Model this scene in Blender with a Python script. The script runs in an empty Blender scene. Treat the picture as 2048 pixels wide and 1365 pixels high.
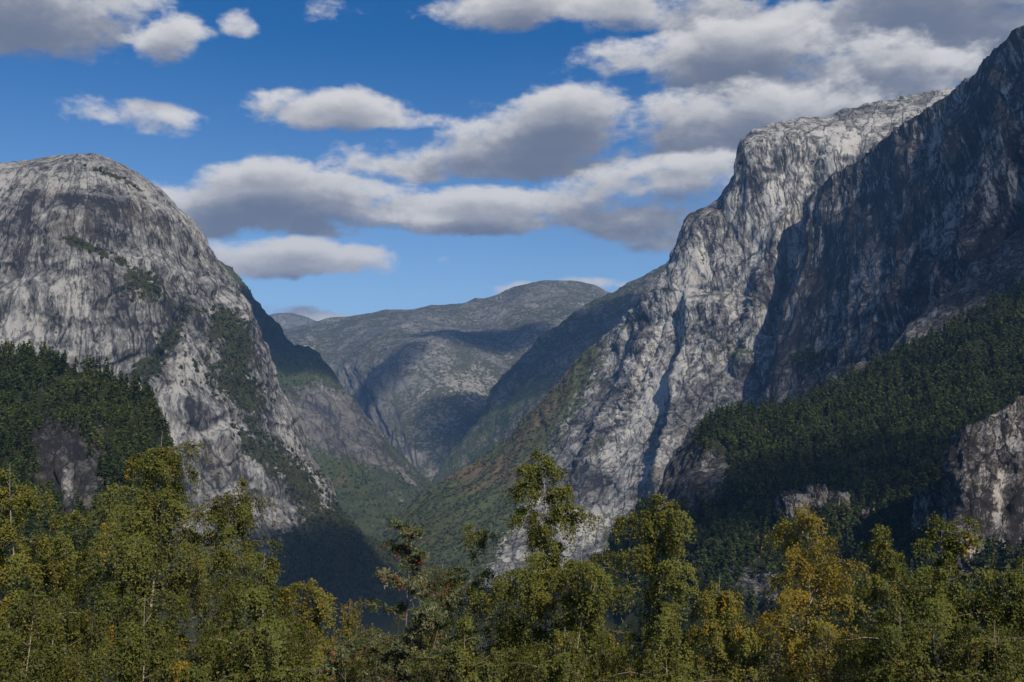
import bpy, math, random
import numpy as np
from mathutils import Vector

scene = bpy.context.scene
COL = scene.collection
R = math.radians
rng = np.random.default_rng(7)
random.seed(7)

# ------------------------------------------------------------------ camera
F = 2196.0                       # focal length in photo pixels (2048 wide)
HOR = 850.0                      # photo row of the horizon
PITCH = math.atan((HOR - 682.5) / F)
cam = bpy.data.cameras.new('camera')
cam.lens = 36.0 * F / 2048.0
cam.sensor_width = 36.0
cam.clip_start = 0.5
cam.clip_end = 120000.0
camo = bpy.data.objects.new('camera', cam)
camo.rotation_euler = (R(90) + PITCH, 0, 0)
COL.objects.link(camo)
scene.camera = camo

SUN_A, SUN_E = R(25), R(35)      # azimuth to the right of straight behind, elevation
SUNV = np.array([math.sin(SUN_A) * math.cos(SUN_E), -math.cos(SUN_A) * math.cos(SUN_E), math.sin(SUN_E)])

scene.view_settings.view_transform = 'Standard'
scene.view_settings.look = 'None'
scene.view_settings.gamma = 1.0
scene.view_settings.exposure = 0.0
scene.cycles.max_bounces = 6
scene.cycles.diffuse_bounces = 2
scene.cycles.glossy_bounces = 2
scene.cycles.transmission_bounces = 3
scene.cycles.transparent_max_bounces = 8
scene.cycles.volume_bounces = 0
scene.cycles.caustics_reflective = False
scene.cycles.caustics_refractive = False


def ray(px, py):
    X = (px - 1024.0) / F
    U = (682.5 - py) / F
    c, s = math.cos(PITCH), math.sin(PITCH)
    return X, c - U * s, s + U * c


def W(px, py, d):
    """world point whose distance along +Y is d on the sight line of a photo pixel"""
    x, y, z = ray(px, py)
    return np.array([x / y * d, d, z / y * d])


def to_pix(P):
    c, s = math.cos(PITCH), math.sin(PITCH)
    fw = P[..., 1] * c + P[..., 2] * s
    up = -P[..., 1] * s + P[..., 2] * c
    fw = np.maximum(fw, 1e-3)
    return 1024 + F * P[..., 0] / fw, 682.5 - F * up / fw


# ------------------------------------------------------------------ node helper
class NT:
    def __init__(self, tree):
        self.t = tree
        tree.nodes.clear()

    def n(self, typ, **kw):
        nd = self.t.nodes.new(typ)
        ins = kw.pop('ins', {})
        for k, v in kw.items():
            setattr(nd, k, v)
        for k, v in ins.items():
            self.put(nd.inputs[k], v)
        return nd

    def put(self, sock, v):
        if isinstance(v, bpy.types.NodeSocket):
            self.t.links.new(v, sock)
        else:
            sock.default_value = v

    def m(self, op, a, b=0.0, c=None, clamp=False):
        nd = self.t.nodes.new('ShaderNodeMath')
        nd.operation = op
        nd.use_clamp = clamp
        self.put(nd.inputs[0], a)
        self.put(nd.inputs[1], b)
        if c is not None:
            self.put(nd.inputs[2], c)
        return nd.outputs[0]

    def v(self, op, a, b=None, c=None, scale=None):
        nd = self.t.nodes.new('ShaderNodeVectorMath')
        nd.operation = op
        self.put(nd.inputs[0], a)
        if b is not None:
            self.put(nd.inputs[1], b)
        if c is not None:
            self.put(nd.inputs[2], c)
        if scale is not None:
            self.put(nd.inputs['Scale'], scale)
        return nd.outputs['Value'] if op in ('DOT_PRODUCT', 'LENGTH') else nd.outputs['Vector']

    def noise(self, vec, scale=1.0, detail=5.0, rough=0.55, dist=0.0, lac=2.0):
        nd = self.n('ShaderNodeTexNoise', ins={'Vector': vec, 'Scale': scale, 'Detail': detail,
                                               'Roughness': rough, 'Distortion': dist, 'Lacunarity': lac})
        return nd.outputs['Fac']

    def smooth(self, x, a, b):
        nd = self.n('ShaderNodeMapRange', interpolation_type='SMOOTHSTEP',
                    ins={'Value': x, 'From Min': a, 'From Max': b})
        return nd.outputs['Result']

    def lin(self, x, a, b, c=0.0, d=1.0):
        nd = self.n('ShaderNodeMapRange', ins={'Value': x, 'From Min': a, 'From Max': b, 'To Min': c, 'To Max': d})
        return nd.outputs['Result']

    def mix(self, f, a, b):
        nd = self.n('ShaderNodeMix', data_type='RGBA')
        self.put(nd.inputs['Factor'], f)
        self.put(nd.inputs['A'], a if isinstance(a, bpy.types.NodeSocket) else (*a, 1))
        self.put(nd.inputs['B'], b if isinstance(b, bpy.types.NodeSocket) else (*b, 1))
        return nd.outputs['Result']

    def mixf(self, f, a, b):
        nd = self.n('ShaderNodeMix', data_type='FLOAT')
        self.put(nd.inputs['Factor'], f)
        self.put(nd.inputs['A'], a)
        self.put(nd.inputs['B'], b)
        return nd.outputs['Result']


# ------------------------------------------------------------------ sun and sky
sl = bpy.data.lights.new('sun', 'SUN')
sl.energy = 4.3
sl.angle = R(0.53)
sl.color = (1.0, 0.925, 0.80)
slo = bpy.data.objects.new('sun', sl)
slo.rotation_euler = Vector(SUNV).to_track_quat('Z', 'Y').to_euler()
slo.location = (0, 0, 3000)
COL.objects.link(slo)

# cloud banks of the sky: centre and half size in photo pixels -> turned into azimuth / elevation
CLOUDS = [
    [(80, 25, 240, 90, 1.35), (165, 112, 80, 30, .22), (605, 34, 95, 32, .25), (735, 75, 90, 18, .12), (880, 112, 50, 20, -.1),
     (1000, 10, 200, 56, .95), (1230, 22, 170, 48, .95), (1440, 40, 210, 85, 1.0), (1800, 40, 330, 130, 1.4), (1960, 95, 220, 90, 1.2)],
    [(335, 80, 92, 52, 1.0), (490, 44, 48, 28, .85), (1085, 137, 120, 30, .15), (1310, 95, 170, 40, .95), (1500, 115, 230, 85, 1.2), (1720, 160, 240, 80, 1.15), (1600, 180, 280, 70, 1.05), (1860, 190, 160, 50, .9),
     (300, 236, 180, 34, .6), (500, 222, 80, 24, .4), (690, 218, 200, 40, 1.1), (940, 220, 80, 30, .0), (570, 296, 70, 22, .25)],
    [(1150, 250, 180, 88, 1.4), (1060, 285, 240, 64, 1.25), (960, 305, 250, 52, 1.15), (800, 330, 190, 44, 1.05), (1390, 262, 165, 80, 1.3), (1590, 245, 230, 85, 1.25), (1500, 310, 190, 42, 1.0), (1080, 330, 240, 40, 1.0)],
    [(420, 412, 150, 60, 1.15), (610, 385, 250, 66, 1.25), (780, 425, 230, 42, 1.1), (520, 440, 210, 32, 1.0)],
    [(1130, 400, 310, 44, 1.15), (1340, 368, 190, 58, 1.2), (1270, 430, 170, 52, 1.1), (1000, 440, 270, 28, 1.0), (1325, 484, 80, 26, .6), (1110, 486, 70, 18, .0)],
    [(560, 515, 200, 46, 1.2), (680, 525, 130, 32, 1.0), (630, 634, 140, 22, .95), (1200, 576, 80, 16, .85), (1040, 582, 60, 13, .4), (870, 522, 80, 16, .1), (800, 588, 80, 12, .1)],
]

world = bpy.data.worlds.new('World')
scene.world = world
world.use_nodes = True
wt = NT(world.node_tree)

# node group: cloud thickness for a sight direction
grp = bpy.data.node_groups.new('cloud_field', 'ShaderNodeTree')
grp.interface.new_socket('Dir', in_out='INPUT', socket_type='NodeSocketVector')
for k in range(len(CLOUDS)):
    grp.interface.new_socket('Field%d' % k, in_out='OUTPUT', socket_type='NodeSocketFloat')
g = NT(grp)
gi = g.n('NodeGroupInput')
go = g.n('NodeGroupOutput')
dirv = g.v('NORMALIZE', gi.outputs[0])
warp = g.n('ShaderNodeTexNoise', ins={'Vector': g.v('MULTIPLY', dirv, (1, 1, 2.0)), 'Scale': 9.0, 'Detail': 3.0})
wv = g.v('MULTIPLY', g.v('SUBTRACT', warp.outputs['Color'], (.5, .5, .5)), (0.05, 0.05, 0.03))
dw = g.v('ADD', dirv, wv)
sx = g.n('ShaderNodeSeparateXYZ', ins={0: dw})
az = g.m('ARCTAN2', sx.outputs[0], sx.outputs[1])
ae = g.n('ShaderNodeCombineXYZ', ins={0: az, 1: sx.outputs[2]}).outputs[0]
# beyond the picture the same kind of sky goes on
gen = g.noise(g.v('MULTIPLY', dirv, (1, 1, 2.6)), 3.2, 2.0, .5)
gen = g.m('MULTIPLY_ADD', gen, 5.0, -2.55)
out_az = g.smooth(g.m('ABSOLUTE', az), .48, .62)
out_el = g.smooth(sx.outputs[2], .42, .52)
outm = g.m('MAXIMUM', out_az, out_el)
fn = g.noise(g.v('MULTIPLY', dirv, (1, 1, 2.2)), 13.0, 7.0, .56, .12)
fn2 = g.noise(g.v('MULTIPLY', dirv, (1, 1, 1.5)), 55.0, 3.0, .6)
nz = g.m('ADD', g.m('MULTIPLY_ADD', fn, 2.9, -1.45), g.m('MULTIPLY_ADD', fn2, 0.9, -.45))
for k, bank in enumerate(CLOUDS):
    acc = None
    for cx, cy, rx, ry, w in bank:
        d = np.array(ray(cx, cy)); d /= np.linalg.norm(d)
        a0, e0 = math.atan2(d[0], d[1]), d[2]
        ix, iy = F / rx, F / ry
        q = g.v('MULTIPLY_ADD', ae, (ix, iy, 0), (-a0 * ix, -e0 * iy, 0))
        dd = g.v('DOT_PRODUCT', q, q)
        b = g.m('MULTIPLY_ADD', dd, -0.85 * max(w, .4), w)
        acc = b if acc is None else g.m('SMOOTH_MAX', acc, b, 0.3)
    acc = g.m('MAXIMUM', acc, -2.0)
    if k == 0:
        acc = g.mixf(outm, acc, gen)
    else:
        acc = g.m('MULTIPLY_ADD', outm, -3.0, acc)
    grp.links.new(g.m('ADD', acc, nz), go.inputs[k])

tc = wt.n('ShaderNodeTexCoord')
dirw = tc.outputs['Generated']


def cloud(vec):
    nd = wt.n('ShaderNodeGroup')
    nd.node_tree = grp
    wt.put(nd.inputs[0], vec)
    return list(nd.outputs)


sky = wt.n('ShaderNodeTexSky', sky_type='NISHITA', sun_disc=False, sun_elevation=SUN_E,
           sun_rotation=math.atan2(SUNV[0], SUNV[1]), altitude=900.0, air_density=.85, dust_density=0.0, ozone_density=1.6)
f0 = cloud(dirw)
f1 = cloud(wt.v('ADD', dirw, (0.003, -0.001, 0.014)))
f2 = cloud(wt.v('ADD', dirw, (0.006, -0.002, 0.036)))
elev = wt.n('ShaderNodeSeparateXYZ', ins={0: dirw}).outputs[2]
hs = wt.n('ShaderNodeHueSaturation', ins={'Saturation': wt.lin(elev, .10, .34, 1.0, 1.42), 'Value': wt.lin(elev, .10, .34, 1.04, .86), 'Color': sky.outputs[0]})
skyc = wt.v('MULTIPLY', hs.outputs[0], (.86, 1.0, 1.14))
for k in range(len(CLOUDS)):
    dens = wt.smooth(f0[k], 0.1, .88)
    thick = wt.m('MULTIPLY_ADD', wt.smooth(f1[k], -0.2, 1.5), .45, wt.m('MULTIPLY', wt.smooth(f2[k], -0.5, 1.3), .55))   # cloud between this spot and the light above
    lit = wt.m('SUBTRACT', 1.0, thick, clamp=True)
    rp = wt.n('ShaderNodeValToRGB', ins={0: lit})
    cr = rp.color_ramp
    cr.elements[0].position, cr.elements[0].color = 0.0, (.18, .21, .29, 1)
    cr.elements[1].position, cr.elements[1].color = 1.0, (.80, .79, .79, 1)
    for p_, c_ in ((.22, (.235, .262, .335)), (.5, (.36, .375, .43)), (.75, (.58, .58, .60))):
        e_ = cr.elements.new(p_)
        e_.color = (*c_, 1)
    skyc = wt.mix(dens, skyc, wt.v('SCALE', rp.outputs[0], scale=10.0))
bg = wt.n('ShaderNodeBackground', ins={'Color': skyc, 'Strength': 0.092})
wo = wt.n('ShaderNodeOutputWorld')
world.node_tree.links.new(bg.outputs[0], wo.inputs[0])
world.cycles.sampling_method = 'MANUAL'
world.cycles.sample_map_resolution = 512

# ------------------------------------------------------------------ numpy noise
_perm = np.random.default_rng(3).permutation(256).astype(np.int32)
PERM = np.concatenate([_perm, _perm, _perm])
_g = np.random.default_rng(4).normal(size=(256, 3))
GRAD = (_g / np.linalg.norm(_g, axis=1)[:, None]).astype(np.float32)


def perlin(p):
    p = np.asarray(p, np.float32)
    i = np.floor(p).astype(np.int32)
    f = p - i
    i &= 255
    u = f * f * f * (f * (f * 6 - 15) + 10)
    res = []
    for dx in (0, 1):
        a = PERM[i[..., 0] + dx]
        for dy in (0, 1):
            b = PERM[a + i[..., 1] + dy]
            for dz in (0, 1):
                gr = GRAD[PERM[b + i[..., 2] + dz]]
                res.append(gr[..., 0] * (f[..., 0] - dx) + gr[..., 1] * (f[..., 1] - dy) + gr[..., 2] * (f[..., 2] - dz))
    l = lambda a, b, t: a + (b - a) * t
    x0 = l(l(res[0], res[1], u[..., 2]), l(res[2], res[3], u[..., 2]), u[..., 1])
    x1 = l(l(res[4], res[5], u[..., 2]), l(res[6], res[7], u[..., 2]), u[..., 1])
    return l(x0, x1, u[..., 0]) * 1.5


def fbm(p, octaves=5, gain=.5, ridged=False):
    s = 0
    a = 1.0
    t = 0
    p = np.asarray(p, np.float32)
    for k in range(octaves):
        n = perlin(p + 17.3 * k)
        if ridged == 2:
            n = 2.2 * np.abs(n) - .6          # sharp cracks between bulging faces
        elif ridged:
            n = .55 - 2 * np.abs(n)            # sharp ridges, no net swelling
        s = s + a * n
        t += a
        p = p * 2.03
        a *= gain
    return s / t


def sm(x, a, b):
    t = np.clip((x - a) / (b - a), 0, 1)
    return t * t * (3 - 2 * t)


# ------------------------------------------------------------------ mesh helpers
def fast_mesh(name, V, Fc, attrs=None, smooth=True, mat_idx=None):
    """V (n,3); Fc (m,k) with k = 3 or 4"""
    V = np.ascontiguousarray(V, np.float32)
    Fc = np.ascontiguousarray(Fc, np.int32)
    m, k = Fc.shape
    me = bpy.data.meshes.new(name)
    me.vertices.add(len(V))
    me.vertices.foreach_set('co', V.ravel())
    me.loops.add(m * k)
    me.loops.foreach_set('vertex_index', Fc.ravel())
    me.polygons.add(m)
    me.polygons.foreach_set('loop_start', np.arange(0, m * k, k, dtype=np.int32))
    me.polygons.foreach_set('use_smooth', np.full(m, smooth, bool))
    if mat_idx is not None:
        me.polygons.foreach_set('material_index', np.asarray(mat_idx, np.int32))
    for an, av in (attrs or {}).items():
        at = me.attributes.new(an, 'FLOAT', 'POINT')
        at.data.foreach_set('value', np.ascontiguousarray(av, np.float32).ravel())
    me.update(calc_edges=True)
    return me


def link(name, me, mats=(), parent=None, label=None, cat=None, group=None, kind=None):
    o = bpy.data.objects.new(name, me)
    COL.objects.link(o)
    if me is not None:
        for mt in mats:
            if mt.name not in me.materials:
                me.materials.append(mt)
    if parent is not None:
        o.parent = parent
    for k_, v_ in (('label', label), ('category', cat), ('group', group), ('kind', kind)):
        if v_:
            o[k_] = v_
    return o


def grid_faces(r, c):
    i = np.arange(r * c).reshape(r, c)
    return np.stack([i[:-1, :-1], i[1:, :-1], i[1:, 1:], i[:-1, 1:]], -1).reshape(-1, 4)


def resample(A, n, axis, weights=None):
    """Catmull-Rom resample of array A along axis to n samples (arc-length like spacing by mean distance)"""
    A = np.moveaxis(A, axis, 0)
    k = A.shape[0]
    if weights is None:
        d = np.linalg.norm(np.diff(A, axis=0), axis=-1)
        d = d.reshape(k - 1, -1).mean(1)
    else:
        d = np.asarray(weights, float)
    s = np.concatenate([[0], np.cumsum(d)])
    t = np.linspace(0, s[-1], n)
    j = np.clip(np.searchsorted(s, t, side='right') - 1, 0, k - 2)
    u = ((t - s[j]) / (s[j + 1] - s[j])).reshape((n,) + (1,) * (A.ndim - 1))
    sh = (n,) + (1,) * (A.ndim - 1)
    p1, p2 = A[j], A[j + 1]
    j0, j3 = np.maximum(j - 1, 0), np.minimum(j + 2, k - 1)
    h = (s[j + 1] - s[j]).reshape(sh)
    m1 = (p2 - A[j0]) / np.maximum(s[j + 1] - s[j0], 1e-6).reshape(sh) * h
    m2 = (A[j3] - p1) / np.maximum(s[j3] - s[j], 1e-6).reshape(sh) * h
    out = (2 * u ** 3 - 3 * u ** 2 + 1) * p1 + (u ** 3 - 2 * u ** 2 + u) * m1 + (-2 * u ** 3 + 3 * u ** 2) * p2 + (u ** 3 - u ** 2) * m2
    return np.moveaxis(out, 0, axis)


def normals(P, toward=None):
    du = np.gradient(P, axis=1)
    dv = np.gradient(P, axis=0)
    n = np.cross(dv, du)
    n /= np.maximum(np.linalg.norm(n, axis=-1, keepdims=True), 1e-9)
    return n


def pixgrid(rows):
    return np.array([[W(*p) for p in row] for row in rows])


def surf(rows, nr, nc, pixel=True):
    A = pixgrid(rows) if pixel else np.array(rows)
    A = resample(A, nc, 1)
    return resample(A, nr, 0)


def orient(P, n):
    # make the normals look outward (toward the camera side / up)
    c = (n * -P).sum(-1).mean() + n[..., 2].mean() * np.abs(P).mean() * .2
    return n if c > 0 else -n


def relief(P, spec):
    """spec: list of (scale_xy, scale_z, amplitude, octaves, ridged, gain, mask or None)"""
    for k, (sxy, sz, amp, oc, rd, ga, mk) in enumerate(spec):
        n = orient(P, normals(P))
        q = np.stack([P[..., 0] / sxy, P[..., 1] / sxy, P[..., 2] / sz], -1) + 31.7 * k
        h = fbm(q, oc, ga, rd)
        if mk is not None:
            h = h * mk(P, n)[...]
        P = P + n * (h * amp)[..., None]
    return P


def flow_uv(P):
    """metres across the face and metres down the face, for everything that runs with the fall line"""
    du = np.linalg.norm(np.diff(P, axis=1)[..., :2], axis=-1).mean(0)
    dv = np.linalg.norm(np.diff(P, axis=0), axis=-1).mean(1)
    U = np.concatenate([[0], np.cumsum(du)])[None, :] + np.zeros(P.shape[:2])
    V = np.concatenate([[0], np.cumsum(dv)])[:, None] + np.zeros(P.shape[:2])
    return U, V


def relief_uv(P, spec, nfun=None, seed=0.0):
    U, V = flow_uv(P)
    wob = 14 * fbm(P / 70 + 3, 3)
    for k, (su, sv, amp, oc, rd, ga, mk) in enumerate(spec):
        n = nfun(P) if nfun else orient(P, normals(P))
        h = fbm(np.stack([(U + wob) / su, V / sv, U * 0 + 7.3 * k + seed], -1), oc, ga, rd)
        if mk is not None:
            h = h * (mk(P, n) if callable(mk) else mk)
        P = P + n * (h * amp)[..., None]
    return P


def blobs(P, lst):
    """sum of soft spots given in photo pixels: places of growth on the rock (cx, cy, rx, ry, weight[, tilt])"""
    x, y = to_pix(P)
    m = np.zeros(P.shape[:2])
    for b in lst:
        cx, cy, rx, ry, w = b[:5]
        t = R(b[5]) if len(b) > 5 else 0
        dx, dy = x - cx, y - cy
        u = (dx * math.cos(t) + dy * math.sin(t)) / rx
        v = (-dx * math.sin(t) + dy * math.cos(t)) / ry
        m = m + w * np.exp(-(u * u + v * v))
    return m


def poly_sd(P, poly):
    """signed distance in photo pixels to a line drawn on the rock (positive to its right, walking downward)"""
    x, y = to_pix(P)
    best = np.full(x.shape, 1e9)
    sgn = np.ones(x.shape)
    for (ax, ay), (bx, by) in zip(poly[:-1], poly[1:]):
        dx, dy = bx - ax, by - ay
        tt = np.clip(((x - ax) * dx + (y - ay) * dy) / (dx * dx + dy * dy), 0, 1)
        ex, ey = x - (ax + tt * dx), y - (ay + tt * dy)
        dd = np.hypot(ex, ey)
        sg = np.where(ex * dy - ey * dx > 0, 1.0, -1.0)
        sgn = np.where(dd < best, sg, sgn)
        best = np.minimum(best, dd)
    return best * sgn, best


def buttress(P, poly, amp, w=5.0, fall=60.0, n=None, side=1):
    """rock on one side of the line stands proud by amp metres and falls back over `fall` pixels"""
    if n is None:
        n = orient(P, normals(P))
    sd, d = poly_sd(P, poly)
    sd = sd * side + 6 * fbm(P / 30, 3)
    h = amp * (1 / (1 + np.exp(-sd / w))) * np.exp(-(np.maximum(sd, 0) / fall) ** 1.5)
    x, y = to_pix(P)
    ys = [p[1] for p in poly]
    h = h * sm(y, min(ys) - 25, min(ys) + 25) * sm(y, max(ys) + 25, max(ys) - 25)
    return P + n * h[..., None]


def gully(P, poly, depth, w=10.0, n=None):
    if n is None:
        n = orient(P, normals(P))
    sd, d = poly_sd(P, poly)
    d = np.maximum(0, d + 5 * fbm(P / 30, 3))
    return P - n * (depth * np.exp(-(d / w) ** 2))[..., None]


# ------------------------------------------------------------------ materials
def new_mat(name):
    mt = bpy.data.materials.new(name)
    mt.use_nodes = True
    return mt, NT(mt.node_tree)


def finish(t, col, rough=.9, bump=None, strength=.5, dist=1.0, spec=.2, trans=0.0, tcol=None):
    b = t.n('ShaderNodeBsdfPrincipled', ins={'Roughness': rough, 'Specular IOR Level': spec})
    t.put(b.inputs['Base Color'], col if isinstance(col, bpy.types.NodeSocket) else (*col, 1))
    if bump is not None:
        bp = t.n('ShaderNodeBump', ins={'Height': bump, 'Strength': strength, 'Distance': dist})
        t.t.links.new(bp.outputs[0], b.inputs['Normal'])
    o = t.n('ShaderNodeOutputMaterial')
    sh = b.outputs[0]
    if trans > 0:
        tr = t.n('ShaderNodeBsdfTranslucent')
        t.put(tr.inputs[0], tcol if tcol is not None else col)
        ms = t.n('ShaderNodeMixShader', ins={0: trans, 1: sh, 2: tr.outputs[0]})
        sh = ms.outputs[0]
    t.t.links.new(sh, o.inputs[0])


def attr(t, name):
    return t.n('ShaderNodeAttribute', attribute_name=name).outputs['Fac']


def rock_material(name, dark=(.055, .054, .060), mid=(.165, .16, .155), pale=(.42, .40, .37),
                  green=(.030, .042, .012), olive=(.060, .060, .018), brown=(.095, .055, .025),
                  size=1.0, contrast=1.0, streak=1.0, bump=3.0, vscale=14.0):
    mt, t = new_mat(name)
    co = t.n('ShaderNodeTexCoord').outputs['Object']
    S = 1.0 / size
    fl_ = t.n('ShaderNodeAttribute', attribute_name='flow').outputs['Vector']
    wn = t.n('ShaderNodeTexNoise', ins={'Vector': co, 'Scale': .02 * S, 'Detail': 4.0})
    cw = t.v('ADD', fl_, t.v('MULTIPLY', t.v('SUBTRACT', wn.outputs['Color'], (.5, .5, .5)), (26 * size, 30 * size, 0)))
    st = t.noise(t.v('MULTIPLY', cw, (S / 20, S / 200, 0)), 1.0, 6.0, .66)
    st2 = t.noise(t.v('MULTIPLY', cw, (S / 5, S / 50, 0)), 1.0, 5.0, .68)
    mo = t.noise(t.v('MULTIPLY', co, (S / 26, S / 26, S / 40)), 1.0, 8.0, .72)
    big = t.noise(t.v('MULTIPLY', co, (S / 110, S / 110, S / 190)), 1.0, 4.0, .55)
    fine = t.noise(t.v('MULTIPLY', co, (S / 6, S / 6, S / 9)), 1.0, 6.0, .7)
    nz_ = t.n('ShaderNodeSeparateXYZ', ins={0: t.n('ShaderNodeNewGeometry').outputs['Normal']}).outputs[2]
    steep = t.smooth(t.m('SUBTRACT', 1.0, t.m('ABSOLUTE', nz_)), .25, .65)
    vo = t.n('ShaderNodeTexVoronoi', ins={'Vector': t.v('MULTIPLY', cw, (S / 42, S / 105, 0)), 'Scale': 1.0, 'Randomness': 1.0}, feature='F1')
    cell = t.n('ShaderNodeSeparateColor', ins={0: vo.outputs['Color']}).outputs[0]
    ve = t.n('ShaderNodeTexVoronoi', ins={'Vector': t.v('MULTIPLY', cw, (S / 42, S / 105, 0)), 'Scale': 1.0, 'Randomness': 1.0}, feature='DISTANCE_TO_EDGE').outputs['Distance']
    ve2 = t.n('ShaderNodeTexVoronoi', ins={'Vector': t.v('MULTIPLY', cw, (S / 13, S / 30, 0)), 'Scale': 1.0, 'Randomness': 1.0}, feature='DISTANCE_TO_EDGE').outputs['Distance']
    joint = t.m('SUBTRACT', 1.0, t.m('MINIMUM', t.smooth(ve, .0, .07), t.m('MAXIMUM', t.smooth(ve2, .0, .10), t.smooth(mo, .42, .5))))
    pale_a = attr(t, 'pale')
    v = t.m('MULTIPLY_ADD', t.m('MULTIPLY', t.m('SUBTRACT', st, .5), steep), 1.9 * streak, .5)
    v = t.m('MULTIPLY_ADD', t.m('MULTIPLY', t.m('SUBTRACT', st2, .5), steep), 1.6 * streak, v)
    v = t.m('MULTIPLY_ADD', t.m('SUBTRACT', cell, .5), .26, v)
    v = t.m('MULTIPLY_ADD', joint, -.34, v)
    v = t.m('MULTIPLY_ADD', t.m('SUBTRACT', mo, .5), 1.7, v)
    v = t.m('MULTIPLY_ADD', t.m('SUBTRACT', fine, .5), 1.5, v)
    v = t.m('MULTIPLY_ADD', t.m('SUBTRACT', big, .5), 1.35, v)
    v = t.m('MULTIPLY_ADD', t.m('SUBTRACT', v, .5), contrast, .5)
    v = t.m('ADD', v, pale_a)
    c = t.mix(t.smooth(v, .10, .55), dark, mid)
    c = t.mix(t.smooth(v, .50, 1.0), c, pale)
    # lichen and iron tints
    tint = t.noise(t.v('MULTIPLY', co, (S / 90, S / 90, S / 140)), 1.0, 4.0, .6)
    c = t.mix(t.m('MULTIPLY', t.smooth(tint, .5, .75), .45), c, t.mix(v, (.11, .085, .06), (.33, .28, .22)))
    # growth
    vg = attr(t, 'veg')
    gn = t.noise(co, S / vscale, 6.0, .65)
    gn2 = t.noise(co, S / (vscale * 6), 4.0, .6)
    gv = t.m('ADD', vg, t.m('MULTIPLY_ADD', gn, 1.9, -.95))
    gv = t.m('MULTIPLY_ADD', joint, .10, gv)
    gv = t.m('ADD', gv, t.m('MULTIPLY_ADD', gn2, .9, -.45))
    gm = t.smooth(gv, .42, .62)
    leafn = t.noise(co, S / (vscale * .45), 3.0, .6)
    gc = t.mix(t.smooth(leafn, .3, .7), green, olive)
    au = t.m('ADD', attr(t, 'aut'), t.m('MULTIPLY_ADD', gn2, .8, -.4))
    au = t.m('ADD', au, t.m('MULTIPLY_ADD', gn, .6, -.3))
    gc = t.mix(t.smooth(au, .4, .75), gc, brown)
    c = t.mix(gm, c, gc)
    h = t.m('ADD', t.m('MULTIPLY', st2, 1.0), t.m('MULTIPLY', fine, 1.2))
    h = t.m('ADD', h, t.m('MULTIPLY', mo, .8))
    h = t.m('MULTIPLY_ADD', cell, .8, h)
    h = t.m('MULTIPLY_ADD', joint, -.5, h)
    h = t.m('ADD', h, t.m('MULTIPLY', t.m('MULTIPLY', gn, gm), 1.2))
    finish(t, c, .92, h, .75, bump * size, .12)
    return mt


M_DOME = rock_material('rock_dome', streak=.8, dark=(.034, .032, .033), mid=(.148, .142, .135), pale=(.39, .372, .34), contrast=.95, green=(.030, .036, .012), olive=(.060, .056, .020), brown=(.085, .062, .030))
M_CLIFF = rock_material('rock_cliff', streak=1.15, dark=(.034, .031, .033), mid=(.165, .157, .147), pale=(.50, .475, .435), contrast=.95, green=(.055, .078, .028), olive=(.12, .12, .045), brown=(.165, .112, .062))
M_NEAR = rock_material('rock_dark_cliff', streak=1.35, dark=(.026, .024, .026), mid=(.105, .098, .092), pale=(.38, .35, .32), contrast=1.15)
M_MID = rock_material('rock_middle', size=1.6, mid=(.15, .14, .125), pale=(.28, .26, .23), vscale=9.0,
                      green=(.042, .066, .026), olive=(.095, .102, .040), brown=(.19, .12, .065), contrast=.8)
M_FAR = rock_material('rock_far', size=2.4, dark=(.075, .075, .08), mid=(.16, .155, .14), pale=(.33, .31, .27), vscale=8.0,
                      green=(.058, .066, .036), olive=(.11, .108, .070), brown=(.14, .11, .08), contrast=.5, bump=1.5)
M_FOR = rock_material('rock_forest', size=.3, dark=(.03, .029, .03), mid=(.11, .105, .10), pale=(.36, .34, .31), vscale=7.0,
                      green=(.016, .024, .008), olive=(.035, .040, .012), brown=(.055, .035, .018))


def add_flow(me, P):
    U, V = flow_uv(P)
    at = me.attributes.new('flow', 'FLOAT_VECTOR', 'POINT')
    at.data.foreach_set('vector', np.ascontiguousarray(np.stack([U, V, P[..., 2] * .15], -1), np.float32).ravel())


def add_mountain(name, P, mat, label, veg, aut, pale, keep=None):
    r, c = P.shape[:2]
    me = fast_mesh(name, P.reshape(-1, 3), grid_faces(r, c), {'veg': veg, 'aut': aut, 'pale': pale})
    add_flow(me, P)
    return link(name, me, [mat], label=label, cat='mountain', kind='structure')


def skirt(P, back, bottom=-700.0, nb=14):
    """continue the crest (row 0) over the top and down the far side so that the mountain is solid"""
    crest = P[0]
    rows = []
    for k in range(nb, 0, -1):
        t = k / nb
        q = crest + np.array(back) * t
        q[:, 2] = crest[:, 2] * (1 - t ** 1.6) + bottom * t ** 1.6
        rows.append(q)
    return np.concatenate([np.array(rows), P], 0)


def vmask(P):
    n = orient(P, normals(P))
    return np.clip(n[..., 2], 0, 1)


def pad(A, nb, val=0.0):
    return np.concatenate([np.full((nb, A.shape[1]), val), A], 0)


# ------------------------------------------------------------------ ground: terrace, valley floor, plain to the horizon
def ground_z(x, y):
    z = -1.75 - 8.6 * sm(y, 5, 24) - 26 * sm(y, 34, 90) - 320 * sm(y, 60, 600) - 60 * sm(np.abs(y), 2500, 9000)
    return z + 0.5 * perlin(np.stack([x / 14, y / 14, x * 0], -1)) * sm(np.abs(y) + np.abs(x), 3, 14)


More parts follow.
